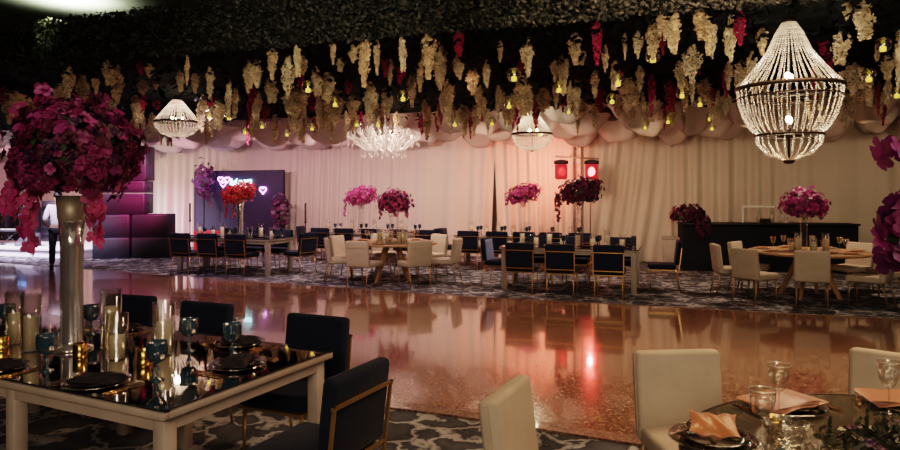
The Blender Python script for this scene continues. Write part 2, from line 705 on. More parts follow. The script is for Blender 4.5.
# ceiling fabric between canopy and drapes
slab('ceiling_lining', UL, UR, 13.25, VF, 3.95, 3.99, M_swag)


def swag_mesh(seed):
    rnd = random.Random(seed)
    g = G()
    nx, nt = 18, 10
    vs, fs = [], []
    p = [rnd.uniform(0, 6.28) for _ in range(4)]
    for j in range(nt + 1):
        t = j / nt
        for i in range(nx + 1):
            s = -1 + 2 * i / nx
            bag = (1 - abs(s) ** 2.4) * math.sin(PI * min(1, t * 1.08)) ** .6 if t < .93 else (1 - abs(s) ** 2.4) * .25
            wr = .025 * math.sin(7 * s + 3 * t + p[0]) + .018 * math.sin(11 * t + 4 * s + p[1])
            x = s * (.62 + .06 * math.sin(3 * t + p[2]))
            y = -.42 + .84 * t + .05 * math.sin(5 * s + p[3])
            vs.append((x, y, .06 - .46 * bag + wr * (1 - abs(s))))
    for j in range(nt):
        for i in range(nx):
            a = j * (nx + 1) + i
            fs.append((a, a + 1, a + nx + 2, a + nx + 1))
    g.add(vs, fs, 0, True)
    return g


swags = []
for k in range(3):
    o = swag_mesh(k).build('drape_swag', M_swag)
    tag(o, 'ivory fabric puff', 'fabric swag', 'ivory fabric puffs under the ceiling')
    swags.append(Proto(o))
rs = random.Random(5)
for row, (v, z) in enumerate(((13.72, 3.42), (14.66, 3.42), (15.58, 3.40), (16.40, 3.38))):
    n = 17 + row * 1
    for i in range(n):
        px = -30 + (960 / (n - 1)) * i + rs.uniform(-9, 9)
        p = at_v(px, v + rs.uniform(-.03, .03), z + rs.uniform(-.10, .10))
        wsc = at_v(px + 960 / (n - 1), v).x - at_v(px, v).x
        where = ('front', 'second', 'third', 'rear')[row]
        side = 'over the left table' if px < 310 else 'over the round centre table' if px < 450 else 'over the navy right table' if px < 660 else 'over the black bar'
        swags[rs.randrange(3)].place(p, rs.uniform(-.03, .03), f'ivory fabric ceiling puff in the {where} row {side}', 'ivory fabric puffs under the ceiling', (wsc / 1.33, .93, rs.uniform(.85, 1.25)))

# ------------------------------------------------------------------ greenery canopy
VC0, VC1, ZB, ZT = 6.57, 13.25, 3.45, 4.02
BIG = cw(3.29, 6.36, 2.01)
CH2 = cw((532 - 450) / 50, F / 50, 2.57)
CH3 = cw((177 - 450) / 56, F / 56, 2.71)
CHW = cw((384 - 450) / 50.5, F / 50.5, 2.52)
canopy = thing('greenery_canopy', 'wide dark boxwood hedge canopy hung over the dance floor', 'canopy', ((UL + UR) / 2, (VC0 + VC1) / 2, ZB))
cx, cy = (UL + UR) / 2, (VC0 + VC1) / 2
g = G()
g.box((0, .04, (ZT - ZB) / 2), (UR - UL - .4, VC1 - VC0 - .08, ZT - ZB - .06))
g.build('frame', M_canopy, canopy)
rl = random.Random(11)


def leaf(g, p, nrm, size, mi, rnd):
    n = Vector(nrm).normalized()
    a = n.orthogonal().normalized()
    a = Matrix.Rotation(rnd.uniform(0, 6.28), 3, n) @ a
    b = n.cross(a)
    tilt = rnd.uniform(-.7, .7)
    a2 = (a * math.cos(tilt) + n * math.sin(tilt)).normalized()
    p = Vector(p)
    g.add([p - a2 * size * .5, p + b * size * .28, p + a2 * size * .5 + n * size * .08, p - b * size * .28], [(0, 1, 2, 3)], mi, False)


g = G()
for i in range(21000):
    u = rl.uniform(-12.5, 3.2)
    z = rl.uniform(ZB - .04, ZT + .02)
    leaf(g, (u - cx, VC0 - cy + rl.uniform(-.07, .04), z - ZB), (rl.uniform(-.5, .5), -1, rl.uniform(-.3, .6)), rl.uniform(.035, .075), 0 if rl.random() < .55 else 1, rl)
for i in range(3000):
    u = rl.uniform(-13, -3)
    leaf(g, (u - cx, VC0 - cy + rl.uniform(0, .6), ZT - ZB + rl.uniform(-.03, .06)), (rl.uniform(-.5, .5), rl.uniform(-.5, .5), 1), rl.uniform(.04, .08), 0, rl)
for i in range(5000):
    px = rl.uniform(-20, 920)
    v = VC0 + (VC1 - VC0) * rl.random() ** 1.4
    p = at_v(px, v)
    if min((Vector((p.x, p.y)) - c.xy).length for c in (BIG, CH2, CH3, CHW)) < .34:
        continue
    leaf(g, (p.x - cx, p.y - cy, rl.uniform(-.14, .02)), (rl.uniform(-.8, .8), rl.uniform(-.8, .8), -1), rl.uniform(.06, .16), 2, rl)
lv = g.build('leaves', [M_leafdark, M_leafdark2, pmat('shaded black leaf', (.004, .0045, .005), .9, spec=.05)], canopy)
lv['kind'] = 'stuff'

# ------------------------------------------------------------------ hanging flowers


def wisteria(seed, n, pink=False):
    """a hanging raceme cluster: a main tail and shorter side tails of small florets"""
    rnd = random.Random(seed)
    g = G()
    L = .55
    tails = [(0, 0, 0, L, 1.0)]
    for k in range(2 if pink else rnd.choice((2, 3, 4))):
        a = rnd.uniform(0, 2 * PI)
        r = rnd.uniform(.022, .058)
        tails.append((r * math.cos(a), r * math.sin(a), -rnd.uniform(0, .10), L * rnd.uniform(.45, .85), .75))
    for (tx, ty, tz, tl, tw) in tails:
        g.tube([(0, 0, 0), (tx, ty, tz - tl * .3), (tx, ty, tz - tl * .98)], .004, 4, 2)
        for i in range(int(n * tl / L * tw)):
            t = rnd.random() ** .9
            prof = min(1, .35 + 3.5 * t) * (1 - .75 * max(0, (t - .45) / .55) ** 1.3)
            R = .040 * prof * tw * (1 + .25 * math.sin(16 * t + seed + tx * 60))
            a = rnd.uniform(0, 2 * PI)
            r = R * math.sqrt(rnd.uniform(.05, 1.9))
            p = Vector((tx * min(1, t * 3) + r * math.cos(a), ty * min(1, t * 3) + r * math.sin(a), tz - tl * t))
            out = Vector((math.cos(a), math.sin(a), rnd.uniform(-.9, .3))).normalized()
            sz = rnd.uniform(.012, .023)
            tn = out.orthogonal().normalized()
            tn = Matrix.Rotation(rnd.uniform(0, 6.28), 3, out) @ tn
            b = out.cross(tn)
            mi = 0 if rnd.random() < .6 else 1
            g.add([p - tn * sz, p + b * sz * .75 + out * sz * .4, p + tn * sz, p - b * sz * .75 + out * sz * .4], [(0, 1, 2), (0, 2, 3)], mi, False)
    return g


wv = []
for k in range(5):
    a, b = [(0, 1), (0, 2), (1, 0), (2, 0), (0, 1)][k]
    o = wisteria(20 + k, 250).build('hanging_wisteria', [M_wist[a], M_wist[b], M_green])
    tag(o, 'cream wisteria', 'hanging flowers', 'cream wisteria strands under the canopy')
    wv.append(Proto(o))
pv = []
for k in range(3):
    o = wisteria(40 + k, 170, True).build('hanging_orchid', [M_pinkwist[0], M_pinkwist[1], M_green])
    tag(o, 'magenta orchid strand', 'hanging flowers', 'magenta flower strands under the canopy')
    pv.append(Proto(o))


def region(px):
    if px < 150:
        return 'left of the leftmost crystal chandelier'
    if px < 215:
        return 'around the leftmost crystal chandelier'
    if px < 345:
        return 'between the leftmost and branched chandeliers'
    if px < 425:
        return 'around the white branched chandelier'
    if px < 505:
        return 'between the branched and middle crystal chandeliers'
    if px < 560:
        return 'around the middle crystal chandelier'
    if px < 735:
        return 'between the middle and the large crystal chandeliers'
    if px < 840:
        return 'around the large crystal chandelier'
    return 'right of the large crystal chandelier'


cream = [(69, 66, 97, 10), (83, 75, 108, 12), (96, 73, 97, 6), (108, 60, 85, 12), (117, 65, 104, 12), (136, 95, 123, 11), (149, 63, 78, 9), (156, 78, 90, 7), (187, 55, 85, 6), (195, 73, 93, 9),
         (210, 67, 100, 10), (218, 100, 130, 12), (229, 78, 118, 6), (143, 80, 95, 10), (202, 95, 133, 9), (77, 100, 118, 14), (13, 90, 125, 22), (38, 100, 115, 14), (248, 60, 93, 10), (257, 60, 88, 12),
         (272, 48, 80, 11), (270, 78, 103, 12), (288, 56, 98, 12), (297, 42, 75, 8), (303, 55, 75, 8), (295, 85, 118, 20), (333, 38, 62, 7), (341, 57, 72, 8), (353, 45, 63, 9), (364, 35, 85, 15), (377, 40, 75, 8),
         (337, 90, 122, 16), (370, 82, 125, 12), (385, 88, 115, 8), (402, 25, 64, 8), (412, 73, 107, 11), (428, 27, 75, 17), (438, 42, 86, 13), (440, 55, 90, 8), (448, 80, 125, 13), (427, 105, 140, 12), (297, 90, 135, 14),
         (323, 95, 130, 14), (352, 95, 120, 12), (457, 55, 75, 8), (443, 45, 85, 9), (447, 85, 115, 10), (460, 55, 80, 8), (473, 68, 95, 14), (500, 40, 62, 7), (528, 38, 77, 12), (523, 75, 115, 17), (543, 88, 112, 15),
         (575, 33, 65, 15), (563, 53, 95, 10), (582, 50, 65, 9), (615, 60, 90, 8), (628, 78, 110, 20), (625, 33, 60, 5), (638, 30, 58, 8), (653, 20, 60, 13), (660, 2, 27, 9), (672, 2, 45, 10), (463, 105, 128, 12),
         (475, 105, 128, 9), (510, 95, 125, 14), (580, 98, 120, 16), (665, 0, 30, 9), (675, 0, 45, 13), (700, 0, 32, 14), (708, 2, 50, 14), (712, 15, 58, 9), (731, 15, 62, 10), (692, 45, 82, 16), (703, 78, 105, 18), (752, 50, 80, 8), (762, 28, 55, 12),
         (742, 60, 88, 14), (842, 30, 65, 16), (847, 0, 20, 9), (862, 0, 40, 17), (877, 45, 62, 9), (853, 62, 95, 20), (860, 75, 105, 14), (842, 85, 122, 12), (887, 55, 80, 12), (877, 90, 115, 12), (898, 30, 90, 8),
         (555, 60, 82, 8), (595, 70, 98, 10), (605, 45, 72, 7), (640, 66, 92, 10), (680, 60, 88, 11), (316, 66, 96, 10), (328, 72, 104, 12), (390, 58, 86, 8), (420, 62, 92, 9), (487, 60, 88, 8), (235, 88, 118, 9), (180, 70, 92, 7), (60, 84, 108, 10), (28, 96, 122, 12)]
pinks = [(141, 62, 75, 8), (157, 100, 110, 8), (3, 85, 105, 8), (115, 95, 102, 8), (210, 97, 107, 10), (143, 95, 110, 8), (252, 88, 105, 9), (312, 92, 112, 14), (317, 122, 135, 9), (385, 55, 78, 9), (378, 43, 60, 8), (400, 63, 85, 10),
         (458, 30, 55, 10), (287, 100, 112, 8), (348, 80, 95, 8), (422, 115, 135, 8), (460, 25, 52, 10), (597, 20, 65, 12), (600, 88, 112, 12), (670, 80, 112, 12), (660, 30, 48, 8), (482, 105, 122, 8), (618, 105, 115, 11), (563, 95, 112, 8), (740, 10, 46, 13),
         (823, 38, 55, 12), (830, 52, 72, 10), (673, 85, 112, 10), (713, 88, 112, 10), (868, 20, 38, 12), (868, 75, 95, 8), (663, 25, 55, 8), (700, 65, 75, 8), (536, 100, 128, 10), (520, 60, 78, 7), (620, 70, 88, 8), (300, 70, 88, 8), (265, 106, 122, 8), (440, 96, 112, 8)]
rw = random.Random(77)


def hang(pool, px, y0, y1, w, kindname, grp):
    s = max(52.0, (HZ - max(y0, -5)) / (CH and (ZB - CH)))
    d = F / s
    p = at_d(px, d, ZB)
    if p.y > VC1 - .15:
        p = at_v(px, VC1 - .15 - rw.uniform(0, .8), ZB)
        d = F / s
    if p.y < VC0 + .08:
        p = at_v(px, VC0 + .08, ZB)
    L = (y1 - y0) / s
    zz = zof(y0, d) if y0 > 60 else ZB
    p.z = min(ZB, max(zz, ZB - .25))
    wd = 'long' if L > .52 else 'short' if L < .38 else 'mid-length'
    k = w / s / .135
    lab = f'{wd} {kindname} under the dark canopy {region(px)}'
    pool[rw.randrange(len(pool))].place(p, rw.uniform(0, 6.28), lab, grp, (k, k, L / .55))


for c in cream:
    hang(wv, *c, 'cream wisteria strand', 'cream wisteria strands under the canopy')
for c in pinks:
    hang(pv, *c, 'magenta flower strand', 'magenta flower strands under the canopy')
for i in range(150):
    px = rw.uniform(0, 900)
    v = 9.0 + 4.0 * rw.random() ** .55
    if abs(px - 789) < 55 and v > 9.4 and rw.random() < .7:
        continue
    p = at_v(px, v, ZB - rw.uniform(0, .08))
    L = rw.uniform(.35, .62)
    k = rw.uniform(.6, 1.05)
    wd = 'long' if L > .52 else 'short' if L < .38 else 'mid-length'
    if i % 5 == 0:
        pv[rw.randrange(3)].place(p, rw.uniform(0, 6.28), f'{wd} magenta flower strand under the dark canopy {region(px)}', 'magenta flower strands under the canopy', (k, k, L / .55))
    else:
        wv[rw.randrange(5)].place(p, rw.uniform(0, 6.28), f'{wd} cream wisteria strand under the dark canopy {region(px)}', 'cream wisteria strands under the canopy', (k, k, L / .55))

# glass bubbles with yellow tealights on threads
bub = thing('hanging_tealight', 'glass bubble', 'hanging candle', group='glass tealight bubbles under the canopy')
g = G()
g.lathe([(.002, .085), (.02, .083), (.055, .065), (.075, .03), (.08, 0), (.072, -.035), (.05, -.062), (.02, -.077), (.001, -.08)], 16)
g.build('globe', glass_mat('bubble glass', (.95, .95, .95), .16, .05), bub)
g = G()
g.cyl((0, 0, -.066), (0, 0, -.020), .030, n=12)
g.sphere((0, 0, -.012), .010, 6, 5, 0, 1.6)
g.build('tealight', M_ledyellow, bub)
g = G()
g.cyl((0, 0, .083), (0, 0, .40), .0018, n=4)
g.build('thread', M_darkmetal, bub)
bubp = Proto(bub)
for px, py in [(229, 116), (262, 125), (287, 133), (308, 87), (312, 127), (335, 102), (357, 123), (378, 123), (403, 96), (455, 123), (514, 75), (509, 104), (492, 122), (559, 87), (569, 110), (612, 99), (618, 80), (645, 126),
               (653, 56), (682, 93), (700, 102), (710, 117), (712, 127), (869, 76), (883, 45), (897, 93), (209, 115), (245, 131), (540, 133), (668, 120)]:
    drop = .42
    s = (HZ - py) / (ZB - drop - CH)
    s = min(95, max(s, 50))
    d = F / s
    p = at_d(px, d, zof(py, d))
    k = max(.35, (ZB + .03 - p.z) / .40)
    bubp.place(p, 0, f'clear glass bubble with a yellow tealight hanging {region(px)}', 'glass tealight bubbles under the canopy', 1.0)

# ------------------------------------------------------------------ crystal chandeliers


def bead_strand(name, prof, parent, k, n, r=.010, pitch=.021):
    """one strand as one mesh, then turned copies of it"""
    pts = []
    for (r0, z0), (r1, z1) in zip(prof[:-1], prof[1:]):
        L = math.hypot(r1 - r0, z1 - z0)
        m = max(1, int(L / pitch))
        for i in range(m):
            t = i / m
            pts.append((r0 + (r1 - r0) * t, z0 + (z1 - z0) * t))
    g = G()
    for (a, z) in pts:
        vs = [(a + r, 0, z), (a, r, z), (a - r, 0, z), (a, -r, z), (a, 0, z + r * 1.15), (a, 0, z - r * 1.15)]
        fs = [(0, 1, 4), (1, 2, 4), (2, 3, 4), (3, 0, 4), (1, 0, 5), (2, 1, 5), (3, 2, 5), (0, 3, 5)]
        g.add(vs, fs, 0, False)
    o = g.build(name, M_crystal, parent)
    for i in range(1, n):
        c = o.copy()
        COL.objects.link(c)
        c.parent = parent
        c.rotation_euler = (0, 0, 2 * PI * i / n)
    return o


def ring(name, r, z, h, parent, mat=None, th=.012):
    g = G()
    g.lathe([(r - th, z), (r, z), (r, z + h), (r - th, z + h), (r - th, z)], 40)
    return g.build(name, mat or M_darkmetal, parent)


def big_chandelier(loc):
    t = thing('crystal_chandelier', 'large three-tiered crystal bead chandelier with a dark ring, nearest the camera', 'chandelier', loc, 0, 'crystal chandeliers')
    # local z is measured from the bottom finial (2.01 m)
    up = [(.055, 1.36), (.12, 1.25), (.195, 1.08), (.30, .93), (.41, .80), (.475, .73)]
    bead_strand('bead_strand', up, t, 0, 40)
    bead_strand('bead_strand', [(.465, .71), (.455, .60), (.41, .45), (.36, .35), (.30, .28)], t, 0, 36)
    bead_strand('bead_strand', [(.295, .25), (.285, .18), (.20, .08), (.05, .015)], t, 0, 24)
    ring('ring', .485, .70, .035, t)
    ring('ring', .465, .62, .012, t)
    ring('ring', .31, .25, .02, t)
    ring('crown', .07, 1.35, .04, t)
    g = G()
    g.cyl((0, 0, 0), (0, 0, 1.46), .012, n=8)
    g.lathe([(.001, -.02), (.04, -.012), (.055, .01), (.045, .03), (.012, .04)], 14)
    g.lathe([(.012, .28), (.09, .27), (.12, .255), (.09, .24), (.012, .23)], 16)
    g.build('stem', M_darkmetal, t)
    for (a, r, z) in ((4.4, .06, .82), (1.2, .06, .82), (4.5, .06, .40), (1.3, .06, .40)):
        g = G()
        g.cyl((r * math.cos(a), r * math.sin(a), z - .10), (r * math.cos(a), r * math.sin(a), z - .02), .009, n=8)
        g.tube([(0, 0, z - .14), (r * .6 * math.cos(a), r * .6 * math.sin(a), z - .14), (r * math.cos(a), r * math.sin(a), z - .09)], .006, 5)
        h = g.build('bulb_arm', M_darkmetal, t)
        g = G()
        g.sphere((r * math.cos(a), r * math.sin(a), z + .01), .026, 8, 6, 0, 1.4)
        g.build('bulb', M_bulb, h)
    return t


big_chandelier(BIG)


def small_chandelier(label, loc):
    t = thing('crystal_chandelier', label, 'chandelier', loc, 0, 'crystal chandeliers')
    bead_strand('bead_strand', [(.08, .80), (.13, .72), (.25, .55), (.36, .40), (.40, .34)], t, 0, 38, .017, .033)
    bead_strand('bead_strand', [(.395, .31), (.37, .20), (.28, .09), (.16, .03), (.05, .0)], t, 0, 36, .017, .033)
    ring('ring', .41, .305, .04, t)
    ring('crown', .09, .79, .04, t)
    g = G()
    g.cyl((0, 0, .0), (0, 0, .90), .012, n=8)
    g.lathe([(.001, -.03), (.03, -.015), (.045, .005), (.012, .03)], 12)
    g.build('stem', M_darkmetal, t)
    for a in (.3, 2.4, 4.5):
        g = G()
        x, y = .10 * math.cos(a), .10 * math.sin(a)
        g.tube([(0, 0, .30), (x * .7, y * .7, .30), (x, y, .36)], .007, 5)
        h = g.build('bulb_arm', M_darkmetal, t)
        g = G()
        g.sphere((x, y, .40), .022, 8, 6, 0, 1.5)
        g.build('bulb', M_bulb, h)
    return t


small_chandelier('small crystal bead chandelier hanging near the red stage lamps', CH2)
small_chandelier('small crystal bead chandelier behind the tall burgundy flower ball', CH3).scale = (.95, .95, .84)

# white branched glass chandelier
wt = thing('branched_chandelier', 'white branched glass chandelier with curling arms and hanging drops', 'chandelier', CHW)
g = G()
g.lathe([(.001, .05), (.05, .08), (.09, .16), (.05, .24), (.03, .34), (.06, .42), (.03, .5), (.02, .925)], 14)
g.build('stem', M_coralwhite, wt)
rc = random.Random(3)
for tier, (n, R, z, up) in enumerate(((12, .70, .20, .16), (9, .48, .24, .26), (6, .28, .30, .26))):
    for i in range(n):
        a = 2 * PI * (i + .5 * tier) / n
        ca, sa = math.cos(a), math.sin(a)
        pts = []
        for k in range(11):
            q = k / 10
            r = .04 + (R - .04) * q
            zz = z - .16 * math.sin(PI * min(1, q * 1.25)) + (up * max(0, q - .72) / .28 * .55)
            pts.append((r * ca, r * sa, zz))
        g = G()
        g.tube(pts, .012, 5)
        e = Vector(pts[-1])
        # curled leaves off the arm
        for s in (-1, 1):
            for qk in (3, 5, 7, 9):
                b = Vector(pts[qk])
                cur = [b + Vector((ca * .09 * math.sin(h) - s * sa * .10 * (h / 2.6), sa * .09 * math.sin(h) + s * ca * .10 * (h / 2.6), .10 * (1 - math.cos(h)) * .8)) for h in [x * .52 for x in range(6)]]
                g.tube(cur, .008, 4, 0, [.010, .010, .009, .008, .006, .003])
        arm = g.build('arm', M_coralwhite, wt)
        g = G()
        m = Matrix.Translation(e)
        g.lathe([(.004, 0), (.04, .012), (.05, .02), (.02, .022), (.013, .03), (.013, .10), (.001, .10)], 8, 0, mat=m)
        g.build('candle_cup', M_coralwhite, arm)
        g = G()
        q = Vector(pts[8])
        for (pt, dl) in ((e, .12), (Vector(pts[6]), .15)):
            g = G()
            g.lathe([(.001, -dl - .05), (.016, -dl - .03), (.012, -dl), (.002, -dl + .03), (.0015, -.01)], 6, 0, mat=Matrix.Translation(pt))
            g.build('glass_drop', M_coralwhite, arm)

# ------------------------------------------------------------------ flowers


def flower(g, p, nrm, size, mi, rnd, petals=5, cup=.5, fine=True):
    n = Vector(nrm).normalized()
    a = n.orthogonal().normalized()
    a = Matrix.Rotation(rnd.uniform(0, 6.28), 3, n) @ a
    b = n.cross(a)
    p = Vector(p)
    for k in range(petals):
        t = 2 * PI * k / petals + rnd.uniform(-.15, .15)
        d = a * math.cos(t) + b * math.sin(t)
        w = n.cross(d)
        sz = size * rnd.uniform(.8, 1.15)
        cu = cup * rnd.uniform(.6, 1.4)
        if fine:
            rows = ((.06, .10, .0), (.40, .36, .30), (.78, .44, .42), (1.05, .20, .30))
            vs = []
            for (q, hw, lift) in rows:
                c = p + d * sz * q + n * sz * lift * cu
                vs += [c - w * sz * hw + n * sz * hw * .25 * cu, c, c + w * sz * hw + n * sz * hw * .25 * cu]
            fs = []
            for r in range(3):
                for s in range(2):
                    i0 = r * 3 + s
                    fs.append((i0, i0 + 1, i0 + 4, i0 + 3))
            g.add(vs, fs, mi, True)
        else:
            g.add([p, p + d * sz * .6 - w * sz * .42 + n * sz * .3 * cu, p + d * sz * 1.05 + n * sz * .35 * cu, p + d * sz * .6 + w * sz * .42 + n * sz * .3 * cu], [(0, 1, 2, 3)], mi, False)


def rose(g, p, nrm, size, mi, rnd):
    n = Vector(nrm).normalized()
    p = Vector(p)
    flower(g, p, n, size * 1.0, mi, rnd, 6, .7)
    flower(g, p + n * size * .10, n, size * .75, mi, rnd, 5, 1.4)
    flower(g, p + n * size * .16, n, size * .5, mi, rnd, 5, 2.4)
    flower(g, p + n * size * .22, n, size * .3, mi, rnd, 4, 3.2)


def spray(g, p0, length, rnd, size, n, mats, droop=1.0, side=(0, 0)):
    """a hanging orchid stem"""
    pts = []
    for i in range(8):
        q = i / 7
        pts.append(Vector(p0) + Vector((side[0] * math.sin(q * 1.6), side[1] * math.sin(q * 1.6), -length * q ** 1.3 * droop)))
    g.tube(pts, size * .06, 4, 4)
    for i in range(n):
        q = (i + .5) / n
        k = min(6, int(q * 7))
        p = pts[k].lerp(pts[k + 1], q * 7 - k)
        a = rnd.uniform(0, 6.28)
        nn = Vector((math.cos(a), math.sin(a), rnd.uniform(-.4, .3)))
        flower(g, p + nn * size * .4, nn, size * rnd.uniform(.8, 1.1), rnd.choice(mats), rnd, 5, .4)


def bouquet(name, parent, mats, center, R, nfl, size, seed, flat=(1, 1, .8), sprays=(), fine=True, rosefrac=.0, low=-.6, lop=(0, 0)):
    rnd = random.Random(seed)
    g = G()
    c = Vector(center)
    core = G()
    for i in range(nfl):
        while True:
            d = Vector((rnd.gauss(0, 1), rnd.gauss(0, 1), rnd.gauss(0, 1))).normalized()
            if d.z > low:
                break
        q = rnd.uniform(.55, 1.02) if rnd.random() < .8 else rnd.uniform(.95, 1.18)
        p = c + Vector((d.x * R * flat[0] * q, d.y * R * flat[1] * q, d.z * R * flat[2] * q))
        p.z += lop[0] * d.x * R + lop[1] * d.y * R
        nn = (d + Vector((rnd.uniform(-.45, .45), rnd.uniform(-.45, .45), rnd.uniform(-.3, .5)))).normalized()
        mi = rnd.choices((0, 1, 2, 3), (4, 3, 2, 2))[0]
        if rnd.random() < rosefrac:
            rose(g, p, nn, size * 1.0, mi, rnd)
        else:
            flower(g, p, nn, size * rnd.uniform(.75, 1.2), mi, rnd, 5, rnd.uniform(.3, 1.0), fine)
    o = g.build(name, mats + [M_green], parent)
    g = G()
    for i in range(nfl // 3):
        d = Vector((rnd.gauss(0, 1), rnd.gauss(0, 1), rnd.gauss(0, .8))).normalized()
        q = rnd.uniform(.5, 1.08)
        p = c + Vector((d.x * R * flat[0] * q, d.y * R * flat[1] * q, max(d.z, low) * R * flat[2] * q))
        leaf(g, p, d, size * rnd.uniform(1.2, 2.0), 0, rnd)
    # dark heart of stems so that the ball is not see-through
    vs = G()
    nst = 12
    for i in range(nst):
        a = 2 * PI * i / nst
        g.tube([c + Vector((0, 0, -R * .75)), c + Vector((math.cos(a) * R * .4 * flat[0], math.sin(a) * R * .4 * flat[1], -R * .1)), c + Vector((math.cos(a) * R * .7 * flat[0], math.sin(a) * R * .7 * flat[1], R * .25 * flat[2]))], size * .06, 4, 0)
    g.build('leaves', [M_leaf], parent)
    for k, (off, L, side) in enumerate(sprays):
        g = G()
        spray(g, c + Vector(off), L, rnd, size * .9, max(6, int(L / size * 1.4)), (0, 1) if k % 2 == 0 else (0, 3), 1, side)
        g.build('orchid_spray', mats + [M_green], parent)
    return o


def vase_trumpet(parent, h, r0, r1, mat=M_silver):
    g = G()
    g.lathe([(.001, 0), (r0 * 1.55, 0), (r0 * 1.55, .015), (r0 * 1.05, .03), (r0, .05), (r0 * 1.02, h * .45), (r0 * 1.15, h * .8), (r1, h), (r1 * .93, h), (r0 * 1.05, h * .8), (.001, h * .78)], 24)
    return g.build('vase', mat, parent)


# ------------------------------------------------------------------ chairs


def make_navy_chair(detail=True):
    t = thing('navy_chair', 'navy velvet chair', 'chair')
    g = G()
    g.box((0, .02, .425), (.46, .46, .09), bev=.03, seg=3)
    g.build('seat', M_navy, t)
    tilt = Matrix.Rotation(math.radians(7), 3, 'X')
    g = G()
    g.box((0, -.245, .655), (.46, .075, .40), 0, tilt, .028, 3)
    g.build('backrest', M_navy, t)
    g = G()
    # thin gold outline on the rear of the back

    def bp(x, zz):
        c = Vector((0, -.245, .655)) + tilt @ Vector((x, -.044, zz))
        return c
    for a, b in (((-.226, -.27), (-.226, .085)), ((.226, -.27), (.226, .085)), ((-.233, .085), (.233, .085)), ((-.226, -.205), (.226, -.205))):
        p, q = bp(*a), bp(*b)
        g.box((p + q) / 2, (abs(q.x - p.x) + .014, .016, abs(a[1] - b[1]) + .014), 0, tilt)
    g.build('back_frame', M_goldframe, t)
    g = G()
    g.box((0, .02, .372), (.45, .45, .016))
    g.build('seat_frame', M_goldframe, t)
    for x in (-.205, .205):
        g = G()
        g.cyl((x, .215, 0), (x * .98, .205, .366), .009, .012, 6)
        g.build('leg', M_goldframe, t)
        g = G()
        g.cyl((x * 1.03, -.285, 0), (x * 1.0, -.215, .366), .009, .012, 6)
        g.build('leg', M_goldframe, t)
    t.scale = (1.05, 1.0, 1.035)
    return Proto(t)


def make_cream_chair():
    t = thing('cream_chair', 'cream chair', 'chair')
    g = G()
    g.box((0, .02, .42), (.46, .48, .10), bev=.028, seg=3)
    g.build('seat', M_cream, t)
    tilt = Matrix.Rotation(math.radians(7), 3, 'X')
    g = G()
    g.box((0, -.245, .62), (.47, .085, .47), 0, tilt, .026, 3)
    b = g.build('backrest', M_cream, t)
    g = G()
    c = Vector((0, -.245, .62))
    p = c + tilt @ Vector((0, -.0435, .12))
    g.box(p, (.462, .008, .012), 0, tilt)
    for s in (-1, 1):
        p = c + tilt @ Vector((s * .2365, 0, .02))
        g.box(p, (.008, .02, .40), 0, tilt)
    g.build('seam', M_seam, b)
    for x in (-.2, .2):
        g = G()
        g.cyl((x, .22, 0), (x, .21, .375), .010, .016, 6)
        g.build('leg', M_goldleg, t)
        g = G()
        g.cyl((x * 1.03, -.30, 0), (x, -.215, .40), .010, .016, 6)
        g.build('leg', M_goldleg, t)
    return Proto(t)


navy = make_navy_chair()
creamc = make_cream_chair()


def seat_at(proto, back, face, label, group):
    """back: plan point of the backrest; face: world plan angle the chair faces"""
    f = Vector((math.cos(face), math.sin(face)))
    o = Vector((back.x, back.y)) + f * .245
    return proto.place((o.x, o.y, 0), face - PI / 2, label, group)


# ------------------------------------------------------------------ near left table
E1 = Vector((-.9, .436))
E2 = Vector((.436, .9))
A0 = Vector((-1.243, 2.837))


def NT(e1, e2, z=.76):
    """near left table: e1 metres along from the near corner, e2 metres across"""
    q = A0 + E1 * e1 + E2 * e2
    return cw(q.x, q.y, z)


ANG1 = math.atan2(E1.y, E1.x) + YAW      # world angle of the long axis (pointing left/away)
NL, NWD = 2.86, 1.235
tc = NT(NL / 2, NWD / 2, 0)


def rect_table(name, label, loc, rotz, L, Wd, mid=None, mirror=True, leg=.085):
    t = thing(name, label, 'table', loc, rotz)
    g = G()
    fr = .035
    zt = .757
    g.box((0, Wd / 2 - fr / 2 - .0, zt - .0225), (L, fr, .045), bev=.004, seg=1)
    g.box((0, -Wd / 2 + fr / 2, zt - .0225), (L, fr, .045), bev=.004, seg=1)
    g.box((L / 2 - fr / 2, 0, zt - .0225), (fr, Wd - 2 * fr, .045), bev=.004, seg=1)
    g.box((-L / 2 + fr / 2, 0, zt - .0225), (fr, Wd - 2 * fr, .045), bev=.004, seg=1)
    g.box((0, 0, zt - .028), (L - 2 * fr, Wd - 2 * fr, .033))
    g.build('tabletop', M_whitewash, t)
    g = G()
    g.box((0, 0, zt - .005), (L - .012, Wd - .012, .016))
    if mirror:
        g.build('mirror_top', [M_mirror], t)
        g = G()
        w2, l2 = (Wd - .012) / 2 + .003, (L - .012) / 2 + .003
        for s in (-1, 1):
            g.box((0, s * w2, zt - .004), (L - .006, .006, .0135))
            g.box((s * l2, 0, zt - .004), (.006, Wd - .006, .0135))
        g.build('mirror_edge', M_mirredge, t)
    else:
        g.build('top_board', M_whitewash, t)
    g = G()
    ins = .05
    for s in (-1, 1):
        g.box((0, s * (Wd / 2 - ins), .68), (L - 2 * ins, .025, .066))
        g.box((s * (L / 2 - ins), 0, .68), (.025, Wd - 2 * ins, .066))
    g.build('apron', M_whitewash, t)
    xs = [-L / 2 + ins + leg * .3, L / 2 - ins - leg * .3] + (mid or [])
    for x in xs:
        for s in (-1, 1):
            g = G()
            g.box((x, s * (Wd / 2 - ins - leg * .3), .355), (leg, leg, .71), bev=.006, seg=1)
            g.build('leg', M_whitewash, t)
    return t


